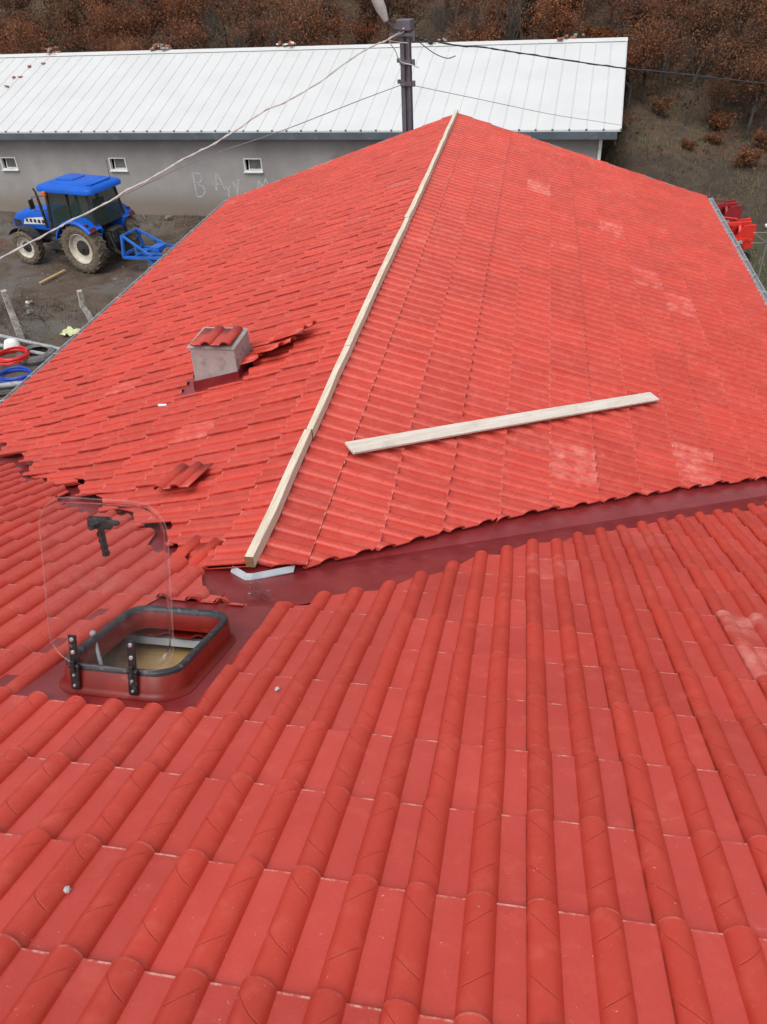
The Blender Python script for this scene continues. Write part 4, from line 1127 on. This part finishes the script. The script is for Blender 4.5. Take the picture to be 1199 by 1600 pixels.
for sg in (-1, 1):
    m = MB(); m.tube([(1.2, sg * .60, 2.12), (1.5, sg * .86, 2.12), (1.5, sg * .88, 1.72), (1.25, sg * .62, 1.70)], .014, 6); m.box((1.52, sg * .92, 1.93), (.04, .18, .28), bev=.01); m.build('side_mirror', 'blackm', trc)
    m = MB(); m.box((1.06, sg * .76, 2.22), (.12, .10, .14), bev=.02); m.build('indicator_lamp', 'orange', trc)
an_ = MB(); an_.tube([(-.45, -.5, 2.4), (-.47, -.5, 2.95)], .008, 5); an_.build('aerial', 'blackm', trc)

# implement on the tractor's hitch
im = empty('cultivator', V((-11.66, 19.66, 0)) + Matrix.Rotation(hd_, 3, 'Z') @ V((-1.1, 0, 0)), hd_)
tag(im, 'blue frame implement with rusty discs hitched behind the tractor', 'cultivator')
fmr = MB()
for sg in (-1, 1):
    fmr.bar((-.05, sg * .42, .50), (-.05, sg * .30, 1.25), .07); fmr.bar((-.05, sg * .30, 1.22), (-1.0, sg * .40, .72), .06)
    fmr.bar((-.05, sg * .42, .52), (-1.0, sg * .45, .60), .08); fmr.bar((-1.0, sg * .45, .62), (-2.35, sg * .18, .62), .08)
    fmr.bar((-1.0, sg * .40, .74), (-2.3, sg * .15, .80), .05)
for x, w_ in ((-.05, .45), (-.55, .45), (-1.0, .50), (-1.65, .36), (-2.35, .22)): fmr.bar((x, -w_, .60), (x, w_, .60), .08)
fmr.bar((-.05, -.32, 1.22), (-.05, .32, 1.22), .06); fmr.bar((-1.0, -.4, .6), (-2.3, .2, .62), .06)
for sg in (-1, 1):
    fmr.bar((-.3, sg * .15, .58), (-2.0, sg * .34, .52), .07); fmr.bar((-1.0, sg * .45, .62), (-1.25, sg * .50, .30), .06); fmr.bar((-1.9, sg * .30, .60), (-2.1, sg * .34, .26), .06)
    fmr.bar((-.55, sg * .40, .95), (-.60, sg * .44, .50), .05)
fmr.bar((-1.3, .50, .42), (-2.5, .12, .38), .07); fmr.bar((-1.3, -.50, .42), (-2.5, -.12, .38), .07); fmr.box((-1.05, 0, .80), (.30, .34, .14)); fmr.tube([(-2.45, .3, .32), (-2.45, -.3, .32)], .06, 10)
fmr.xf(Matrix.Diagonal((1, 1.12, .86, 1)))
fmr.build('frame', 'bluedirty', im, smooth=0)
for x, y, zq in ((-1.15, .40, .30), (-1.7, .30, .62), (-2.25, -.05, .30), (-1.5, -.42, .30), (-2.0, .42, .32)):
    m = MB(); m.lathe([(0, .05), (.14, .035), (.24, 0), (.235, -.01), (.13, .025), (0, .04)], (0, 0, 0), 'Y', 22); m.xf(Matrix.Translation((x, y, zq)) @ Matrix.Rotation(.5, 4, 'Z')); m.build('disc', 'rust', im)
tn = MB()
for x, y in ((-.8, .35), (-.8, -.35), (-1.3, 0), (-1.9, .3), (-1.9, -.25), (-2.3, .1)): tn.tube([(x, y, .60), (x - .12, y, .40), (x - .05, y, .18), (x + .08, y, .03)], [.03, .03, .025, .012], 6)
tn.build('tines', 'rust', im)

# ------------------------------------------------------------------ red machines right of the house
def red_machine(name, loc, rz, mat, lab, wheel_on):
    e_ = empty(name, loc, rz); e_.scale = (1, .9, .86); tag(e_, lab, 'farm machine')
    m = MB()
    m.bar((-1.2, 0, 1.12), (.30, 0, 1.20), .10, .12); m.bar((-1.2, -.35, .72), (.28, -.30, .78), .10); m.bar((-1.2, .35, .72), (.28, .30, .78), .10)
    for x in (-1.1, -.5, .0, .27): m.bar((x, -.33, .75), (x, 0, 1.16), .07); m.bar((x, .33, .75), (x, 0, 1.16), .07); m.bar((x, -.36, .74), (x, .36, .74), .08)
    m.build('frame', mat, e_, smooth=0, bevel=.008)
    m = MB(); m.prism([(.05, 1.22), (.34, 1.26), (.38, 1.05), (.36, .55), (.14, .42), (.10, .70), (-.15, .78)], 'Y', -.34, -.28); m.prism([(.05, 1.22), (.34, 1.26), (.38, 1.05), (.36, .55), (.14, .42), (.10, .70), (-.15, .78)], 'Y', .28, .34)
    m.prism([(-1.2, .72), (.1, .78), (.06, .40), (-1.2, .30)], 'Y', -.42, -.38)
    m.build('side_plate', mat, e_, smooth=0, bevel=.006)
    m = MB()
    for k in range(9): m.tube([(-1.1 + k * .14, -.1, .75), (-1.14 + k * .14, -.22, .45), (-1.05 + k * .14, -.1, .25)], .014, 5)
    m.tube([(-1.1, 0, 1.32), (-.6, .05, 1.40), (-.1, .0, 1.34)], .02, 6); m.tube([(-.1, 0, 1.34), (.1, -.1, .95), (.12, -.2, .7)], .018, 6)
    m.build('tines', mat, e_, smooth=40)
    m = MB(); m.box((-.25, -.46, .64), (.62, .03, .13), Matrix.Rotation(-.42, 3, 'Y'), bev=.02); m.build('guard', 'greypipe', e_)
    if wheel_on:
        m = MB(); m.lathe([(.10, -.05), (.20, -.07), (.24, -.04), (.245, 0), (.24, .04), (.20, .07), (.10, .05)], (.12, -.42, .245), 'Y', 26); wo = m.build('wheel', 'blackm', e_)
        m = MB(); m.lathe([(0, -.05), (.09, -.045), (.11, -.03), (.11, .03), (0, .04)], (.12, -.42, .245), 'Y', 16); m.build('rim', 'greypipe', wo)
    return e_
red_machine('hay_machine', (7.12, 20.4, 0), math.radians(3), 'red', 'bright red farm machine with a small wheel and grey guard beyond the right gutter', True)
red_machine('hay_machine', (7.02, 22.0, .05), math.radians(6), 'darkred', 'dark red farm machine standing behind the bright red one', False)
fc = MB()
for z0_, z1_ in ((1.22, 1.20), (.95, .92)): fc.tube([(7.15, 18.98, z0_), (7.9, 19.1, z1_), (9.6, 19.3, 1.2)], .014, 6)
fc.tube([(7.15, 18.98, 1.22), (7.55, 19.0, .95), (7.8, 19.05, .75)], .012, 6)
for x, y in ((7.55, 19.02), (8.6, 19.2), (9.6, 19.3)): fc.tube([(x, y, 0), (x, y, 1.25)], .022, 8)
tag(fc.build('wire_fence', 'cable_g'), 'grey bar fence at the right edge behind the red machine', 'fence')

# ------------------------------------------------------------------ left yard
def post(pts, r, lab):
    m = MB(); m.tube(pts, r, 4); tag(m.build('fence_post', 'concrete', smooth=0, bevel=.01), lab, 'post', 'leaning concrete posts in the left yard')
post([(-11.33, 13.92, -.1), (-11.35, 13.92, .55), (-11.38, 13.95, .80), (-11.36, 13.92, 1.35)], [.11, .105, .10, .095], 'tall leaning concrete post above the red hose coil')
post([(-9.72, 14.83, -.1), (-9.84, 14.83, .40), (-9.92, 14.83, .58), (-9.88, 14.83, 1.02)], [.105, .10, .095, .09], 'crooked concrete post nearest the left gutter')
tw = MB(); rg = random.Random(31)
for k in range(46):
    p = V((rg.uniform(-13.6, -11.2), rg.uniform(14.6, 16.4), 0)); a = rg.uniform(0, 6.28); P = [p]; d = V((math.cos(a), math.sin(a), rg.uniform(1.2, 2.2))).normalized(); ln = rg.uniform(.5, 1.1)
    for i in range(7):
        P.append(P[-1] + d * ln / 6); d = (d + V((math.cos(a) * .2, math.sin(a) * .2, -.38)) + V((rg.uniform(-.2, .2),) * 1 + (rg.uniform(-.2, .2), 0))).normalized()
    tw.tube(P, [.008 * (1 - i / 9) + .002 for i in range(8)], 4)
    for i in (2, 3, 4, 5):
        q_ = P[i]; tw.tube([q_, q_ + V((rg.uniform(-.2, .2), rg.uniform(-.2, .2), rg.uniform(0, .25)))], [.004, .002], 3)
tag(tw.build('bramble_thicket', 'twig'), 'bare leafless bramble thicket between the leaning posts and the tractor', 'bush')
def coil(name, c, r, tr, turns, mat, lab, sq=1, z0=.03):
    m = MB(); rg = random.Random(3); P = []
    for i in range(turns * 28):
        a = 2 * math.pi * i / 28; k = i / 28
        rr = r * (1 - .03 * (k % 3)) + rg.uniform(-.004, .004)
        P.append((c[0] + rr * math.cos(a), c[1] + rr * sq * math.sin(a), z0 + .022 * k + .012 * math.sin(a * 2 + k)))
    m.tube(P, tr, 7)
    tag(m.build(name, mat), lab, 'hose')
coil('pipe_coil', (-10.74, 12.58), .38, .022, 6, 'redpipe', 'coil of red plastic pipe lying by the left gutter', z0=.20)
coil('pipe_coil', (-10.36, 11.95), .40, .018, 5, 'bluepipe', 'coil of blue plastic pipe in front of the red coil', .8)
def pipe(a, b, r, mat, lab, cat='pipe', name='pipe', grp=None):
    m = MB(); m.tube([a, b], r, 10); tag(m.build(name, mat), lab, cat, grp)
pipe((-13.2, 14.2, .22), (-9.55, 13.12, .16), .045, 'greypipe', 'long pale pipe lying on the stack behind the red coil')
pipe((-13.2, 13.9, .10), (-9.5, 12.85, .08), .05, 'greypipe', 'second grey pipe just in front of the long pale pipe')
pipe((-11.6, 10.95, .12), (-9.2, 11.75, .10), .06, 'greypipe', 'grey pipe in front of the blue coil')
pipe((-11.0, 10.9, .05), (-9.0, 11.35, .05), .05, 'blackm', 'dark pipe lying nearest the left gutter')
ty = MB(); ty.lathe([(.28, -.07), (.36, -.10), (.46, -.08), (.49, 0), (.46, .08), (.36, .10), (.28, .07)], (-10.38, 13.02, .10), 'Z', 30)
tag(ty.build('old_tyre', 'oldrubber'), 'old grey tyre lying flat behind the red pipe coil', 'tyre')
bgm = MB(); bgm.box((0, 0, .16), (.40, .30, .30), taper=(.75, .7), bev=.05); bo_ = bgm.build('sack', 'whitep', smooth=50); bo_.location = (-11.25, 13.35, .02); bo_.rotation_euler = (.1, .1, .4)
tag(bo_, 'white sack lying on the pipes above the red coil', 'sack')
clm = MB(); rg = random.Random(9); P = []
for j in range(6):
    for i in range(7): P.append((-10.42 + i * .08 + j * .01, 14.20 + j * .08 - i * .01, .05 + rg.uniform(0, .10)))
clm.add(P, [(j * 7 + i, j * 7 + i + 1, j * 7 + i + 8, j * 7 + i + 7) for j in range(5) for i in range(6)])
tag(clm.build('plastic_sheet', 'cloth', smooth=60), 'crumpled pale yellow sheet beside the left gutter', 'sheet')
tm = MB(); tm.bar((-12.95, 17.75, .06), (-12.65, 18.75, .09), .07, .03); tag(tm.build('timber_offcut', 'ply', smooth=0), 'short orange timber lying on the mud in front of the tractor', 'timber')
rubs = [((-12.45, 16.28, 0), (.14, .14, .12), 5, ['whitep', 'stone'], 'pale rubble lump among the brambles'),
        ((-11.42, 24.05, 0), (.10, .08, .14), 5, ['whitep', 'stone'], 'small white and grey rubble at the foot of the barn wall'),
        ((-12.2, 15.7, 0), (.12, .10, .05), 4, ['stone'], 'low stones in front of the bramble thicket'),
        ((8.6, 23.2, .0), (.15, .12, .14), 4, ['whitep', 'stone'], 'pale rubble at the foot of the bank on the right')]
for k, (loc, sz, n, mats, lab) in enumerate(rubs): clump('rubble', loc, sz, n, mats, lab, 'rubble', None, 60 + k)
st = MB(); rg = random.Random(77)
for k in range(220):
    x, y = rg.uniform(-17, -8.5), rg.uniform(10.5, 23.5)
    s_ = rg.uniform(.012, .038)
    st.box((x, y, terr(x, y) + s_ * .2), (s_ * rg.uniform(1, 1.8), s_, s_ * .7), Matrix.Rotation(rg.uniform(0, 3), 3, 'Z'), taper=(.7, .7))
for k in range(60):
    x, y = rg.uniform(4.5, 14), rg.uniform(18, 25); s_ = rg.uniform(.015, .04)
    st.box((x, y, terr(x, y) + s_ * .2), (s_ * rg.uniform(1, 1.8), s_, s_ * .7), Matrix.Rotation(rg.uniform(0, 3), 3, 'Z'), taper=(.7, .7))
tag(st.build('gravel', 'stone', smooth=0), 'grey stones and gravel scattered over the yard mud', 'gravel', kind='stuff')

# ------------------------------------------------------------------ grass and leaf litter on the slope
gm_ = MB(); rg = random.Random(12)
for k in range(5200):
    if k < 2600: x, y = rg.uniform(3.9, 15), rg.uniform(26.2, 36)
    elif k < 3600: x, y = rg.uniform(5, 14), rg.uniform(17, 24.5)
    elif k < 4300: x, y = rg.uniform(3.9, 15), rg.uniform(24.5, 26.4)
    else: x, y = rg.uniform(-19, -8), rg.choice((rg.uniform(13, 16.5), rg.uniform(23.2, 24.5)))
    if mnoise.noise(V((x * .6, y * .6, 9))) < -.15 and k % 3: continue
    z = terr(x, y) - .01
    for b in range(3):
        a = rg.uniform(0, 6.28); h = rg.uniform(.05, .20); l_ = rg.uniform(.02, .12); w_ = .012
        p = V((x + rg.uniform(-.08, .08), y + rg.uniform(-.08, .08), z)); d = V((math.cos(a), math.sin(a), 0)); sd2 = V((-d.y, d.x, 0)) * w_
        gm_.add([p - sd2, p + sd2, p + d * l_ + V((0, 0, h))], [(0, 1, 2)])
tag(gm_.build('grass', 'grass', smooth=0), 'dry brownish grass tufts on the bank and yard edges', 'grass', kind='stuff')

# ------------------------------------------------------------------ scrub oaks
def tree_proto(seed, H, W, leaves, bare=False, rust=.5):
    rg = random.Random(seed); tk = MB(); tips = []
    def grow(p, d, ln, r, lvl):
        P = [p]; n = 4; dd = d.copy()
        for i in range(n):
            dd = (dd + V((rg.uniform(-.22, .22), rg.uniform(-.22, .22), rg.uniform(-.05, .14)))).normalized(); P.append(P[-1] + dd * ln / n)
        tk.tube(P, [r * (1 - .45 * i / n) for i in range(n + 1)], 6 if lvl < 2 else 4, cap=False)
        if lvl >= 1: tips.append(P[2]); tips.append(P[-1])
        if lvl < (4 if bare else 3):
            for k in range(rg.choice((3, 4)) if lvl else rg.choice((4, 5))):
                a = rg.uniform(0, 6.28); sp = rg.uniform(.45, .95)
                nd = (dd + V((math.cos(a) * sp, math.sin(a) * sp, rg.uniform(-.05, .3)))).normalized()
                grow(P[rg.choice((2, 3, 4)) if lvl else rg.choice((3, 4))], nd, ln * rg.uniform(.55, .78), r * .55, lvl + 1)
    grow(V((0, 0, -.15)), V((rg.uniform(-.15, .15), rg.uniform(-.15, .15), 1)).normalized(), H * .42, H * .022, 0)
    mz = max(t.z for t in tips); mr = max(max(abs(t.x), abs(t.y)) for t in tips)
    S = Matrix.Diagonal((W / mr, W / mr, H / mz)); tips = [S @ t for t in tips]; tk.v = [S @ v for v in tk.v]
    lf = MB(); tint = []
    if leaves:
        rg.shuffle(tips)
        tips = tips[:int(len(tips) * .8)]
        per = max(3, int(leaves * 1.7) // len(tips))
        for t in tips:
            cr_ = rg.uniform(.14, .32) * H / 3; tn_ = min(1, max(0, rg.gauss(rust, .18)))
            for k in range(per):
                q_ = t + V((rg.gauss(0, cr_), rg.gauss(0, cr_), rg.gauss(0, cr_ * .7)))
                if q_.z < .15: continue
                s_ = rg.uniform(.026, .054); nrm = V((rg.gauss(0, 1), rg.gauss(0, 1), rg.gauss(.4, 1))).normalized()
                x_ = nrm.orthogonal().normalized(); x_ = Matrix.Rotation(rg.uniform(0, 6.28), 3, nrm) @ x_; y_ = nrm.cross(x_)
                lf.add([q_ - x_ * s_, q_ - y_ * s_ * .6, q_ + x_ * s_ * 1.1, q_ + y_ * s_ * .6 + nrm * s_ * .3], [(0, 1, 2, 3)])
                tint.append(min(1, max(0, tn_ + rg.gauss(0, .14))))
    def mk(mb, name, mat, tn=None):
        me = bpy.data.meshes.new(name); me.from_pydata([tuple(v) for v in mb.v], [], mb.f); me.materials.append(MT[mat])
        if tn is not None: a = me.attributes.new('tint', 'FLOAT', 'FACE'); a.data.foreach_set('value', tn)
        return me
    return mk(tk, 'trunk', 'bark'), (mk(lf, 'crown', 'leaf', tint) if leaves else None)
protos = [tree_proto(s, H, W, lv, br, ru) for s, H, W, lv, br, ru in (
    (1, 3.3, 1.5, 2600, False, .62), (2, 2.8, 1.3, 2000, False, .50), (3, 3.8, 1.6, 3000, False, .70), (4, 3.0, 1.5, 2200, False, .35),
    (5, 3.5, 1.3, 1500, False, .25), (6, 3.9, 1.4, 0, True, 0), (7, 1.3, .9, 1500, False, .72), (8, 3.2, 1.2, 700, False, .45))]
def tree(k, x, y, s, rz, lab, grp, nm='scrub_oak'):
    e_ = empty(nm, (x, y, terr(x, y) - (.42 * s if k == 6 else 0)), rz); e_.scale = (s, s, s * R.uniform(.9, 1.1)); tag(e_, lab, 'tree' if k != 6 else 'bush', grp)
    t_, c_ = protos[k]
    o = bpy.data.objects.new('trunk', t_); col.objects.link(o); o.parent = e_
    if c_: o = bpy.data.objects.new('crown', c_); col.objects.link(o); o.parent = e_
# trees one can tell apart on the right-hand slope
named = [(7, 6.75, 29.9, .95, 'leaning dark trunk scrub oak standing alone on the grassy slope right of the barn'),
         (1, 4.75, 30.6, .75, 'low russet scrub oak on the slope just right of the barn corner'),
         (0, 5.35, 31.4, .8, 'russet scrub oak behind the grassy clearing, second from the barn'),
         (3, 8.0, 31.0, .85, 'brown scrub oak with rust leaves right of the lone leaning oak'),
         (0, 8.9, 29.4, .78, 'russet scrub oak at the right edge of the slope above the bank'),
         (7, 9.9, 30.4, .9, 'thin scrub oak at the far right of the slope'),
         (2, 7.3, 33.2, .85, 'bright rust scrub oak above the clearing on the right'),
         (2, 9.9, 33.0, 1.0, 'large orange rust scrub oak near the right edge'),
         (6, 8.6, 27.6, .75, 'low dark red bush on top of the bank'),
         (6, 9.5, 27.3, .7, 'second low red bush on the bank, at the right edge'),
         (6, 4.6, 29.2, .55, 'small red bush in the grass beside the barn'),
         (6, 7.6, 28.6, .5, 'small rust bush just behind the bank crest'),
         (3, 8.9, 30.9, .62, 'stunted dark scrub oak behind the bushes near the right edge'),
         (0, 7.7, 30.2, .55, 'small russet scrub oak just left of the wide rust bush'),
         (7, 5.9, 31.6, .7, 'sparse little scrub oak in the upper part of the clearing'),
         (1, 10.1, 28.6, .6, 'small brown scrub oak behind the bank at the far right edge'),
         (4, 4.35, 31.8, .75, 'dull thin scrub oak touching the right end of the white roof'),
         (6, 6.9, 27.9, .42, 'tiny rust bush on the bank crest below the clearing'),
         (3, 6.0, 32.6, .85, 'dark brown scrub oak behind the grassy clearing'),
         (1, 8.4, 32.2, .8, 'brown scrub oak behind the tree with rust leaves, right of the clearing'),
         (4, 9.4, 31.4, .8, 'dull thin scrub oak between the two right edge oaks'),
         (6, 5.6, 30.2, .6, 'low rust bush in the middle of the grassy clearing'),
         (6, 8.3, 29.9, .8, 'wide rust bush under the right hand scrub oaks'),
         (6, 9.2, 28.4, .85, 'dark red bush at the right edge behind the bank bushes'),
         (6, 10.2, 29.3, .9, 'rust bush farthest right on the slope'),
         (0, 10.9, 31.5, .9, 'russet scrub oak cut by the right edge of the photo'),
         (0, 5.0, 33.0, .8, 'russet scrub oak just past the upper right corner of the white roof')]
for k, x, y, s_, lab in named: tree(k, x, y, s_, R.uniform(0, 6.28), lab, None, 'scrub_oak' if k != 6 else 'oak_bush')
kinds = ['russet scrub oak', 'brown scrub oak', 'tall rust scrub oak', 'dark brown scrub oak', 'dull thin scrub oak', 'bare grey tree', 'low rust bush', 'sparse scrub oak']
placed = [(x, y) for _, x, y, _, _ in named]; rg = random.Random(99); tries = 0; wood = []
while len(wood) < 262 and tries < 14000:
    tries += 1
    y = 33.5 + 21 * rg.random() ** 1.35; x = rg.uniform(-27, 17)
    if x < 4.2 and y < 35.3: continue
    md = .92 if y < 42 else 1.35
    if any((x - a) ** 2 + (y - b) ** 2 < md * md for a, b in placed): continue
    placed.append((x, y)); wood.append((rg.choices(range(8), (6, 5, 5, 4, 3, 3, 3, 2))[0], x, y, rg.uniform(.85, 1.2), rg.uniform(0, 6.28)))
# words that say where in the wood a tree stands
ordw = ['first', 'second', 'third', 'fourth', 'fifth', 'sixth', 'seventh', 'eighth', 'ninth', 'tenth', 'eleventh', 'twelfth', 'thirteenth', 'fourteenth', 'fifteenth']
zones = [(-99, -19.5, "left of the barn's first rubble heap"), (-19.5, -14, 'behind the two left rubble heaps'), (-14, -8.5, 'behind the middle of the barn roof'), (-8.5, -2.5, "just left of the pole's back"), (-2.5, 4.2, "behind the barn's right end"), (4.2, 99, 'right of the barn')]
rows = [(0, 37, 'front'), (37, 40, 'second'), (40, 44, 'third'), (44, 49, 'fourth'), (49, 99, 'rearmost')]
for z0_, z1_, zn in zones:
    for r0, r1, rn in rows:
        sub = {}
        for tr in wood:
            if z0_ <= tr[1] < z1_ and r0 <= tr[2] < r1: sub.setdefault(tr[0], []).append(tr)
        for k, lst in sub.items():
            lst.sort(key=lambda q: q[1])
            for n_, (k, x, y, s_, rz) in enumerate(lst):
                pre = '' if len(lst) == 1 else ordw[min(n_, 14)] + ' '
                tree(k, x, y, s_, rz, pre + kinds[k] + ' in the ' + rn + ' row ' + zn, 'trees of the hillside wood', 'scrub_oak' if k not in (5, 6) else ('bare_tree' if k == 5 else 'oak_bush'))
# undergrowth between the trees
ub = MB(); ut = []; rg = random.Random(15)
for k in range(42000):
    x, y = rg.uniform(-28, 17), (rg.uniform(31.5, 53) if k % 4 else rg.uniform(26.6, 33))
    if x < 4.2 and y < 34.8: continue
    dn_ = mnoise.noise(V((x * .55, y * .55, 4)))
    if x > 4 and y < 34 and dn_ < (-.06 if x < 7.5 else -.2): continue
    if dn_ < -.25: continue
    z = terr(x, y) + .02 + rg.random() ** 1.6 * (.35 + 1.0 * max(0, dn_ + .2)) * (.25 if (x < 7.5 and x > 4 and y < 33) else 1); s_ = rg.uniform(.025, .06)
    nrm = V((rg.gauss(0, 1), rg.gauss(0, 1), rg.gauss(0, 1))).normalized(); x_ = nrm.orthogonal() * s_; y_ = nrm.cross(x_)
    ub.add([V((x, y, z)) - x_, V((x, y, z)) - y_ * .6, V((x, y, z)) + x_, V((x, y, z)) + y_ * .6], [(0, 1, 2, 3)])
    ut.append(min(1, max(0, .28 + .45 * dn_ + rg.gauss(0, .12))))
uo_ = ub.build('undergrowth', 'leaf', smooth=0); a = uo_.data.attributes.new('tint', 'FLOAT', 'FACE'); a.data.foreach_set('value', ut)
tag(uo_, 'brown leafy undergrowth between the hillside trees', 'undergrowth', kind='stuff')
# the far wood beyond, one mass
far = MB(); ft = []; rg = random.Random(5); protoL = protos[0][1]
for k in range(26000):
    y = rg.uniform(52, 110); x = rg.uniform(-70, 50)
    hgt = 2.2 + 1.6 * mnoise.noise(V((x * .35, y * .35, 1)))
    z = terr(x, y) + rg.uniform(.2, max(.5, hgt)); s_ = rg.uniform(.18, .38)
    nrm = V((rg.gauss(0, 1), rg.gauss(0, 1), rg.gauss(0, 1))).normalized(); x_ = nrm.orthogonal() * s_; y_ = nrm.cross(x_)
    far.add([V((x, y, z)) - x_, V((x, y, z)) - y_ * .6, V((x, y, z)) + x_, V((x, y, z)) + y_ * .6], [(0, 1, 2, 3)])
    ft.append(min(1, max(0, .45 + .5 * mnoise.noise(V((x * .25, y * .25, 2))) + rg.gauss(0, .12))))
fo = far.build('far_wood', 'leaf', smooth=0); a = fo.data.attributes.new('tint', 'FLOAT', 'FACE'); a.data.foreach_set('value', ft)
tag(fo, 'brown wood covering the hill beyond the nearer oaks', 'wood', kind='stuff')
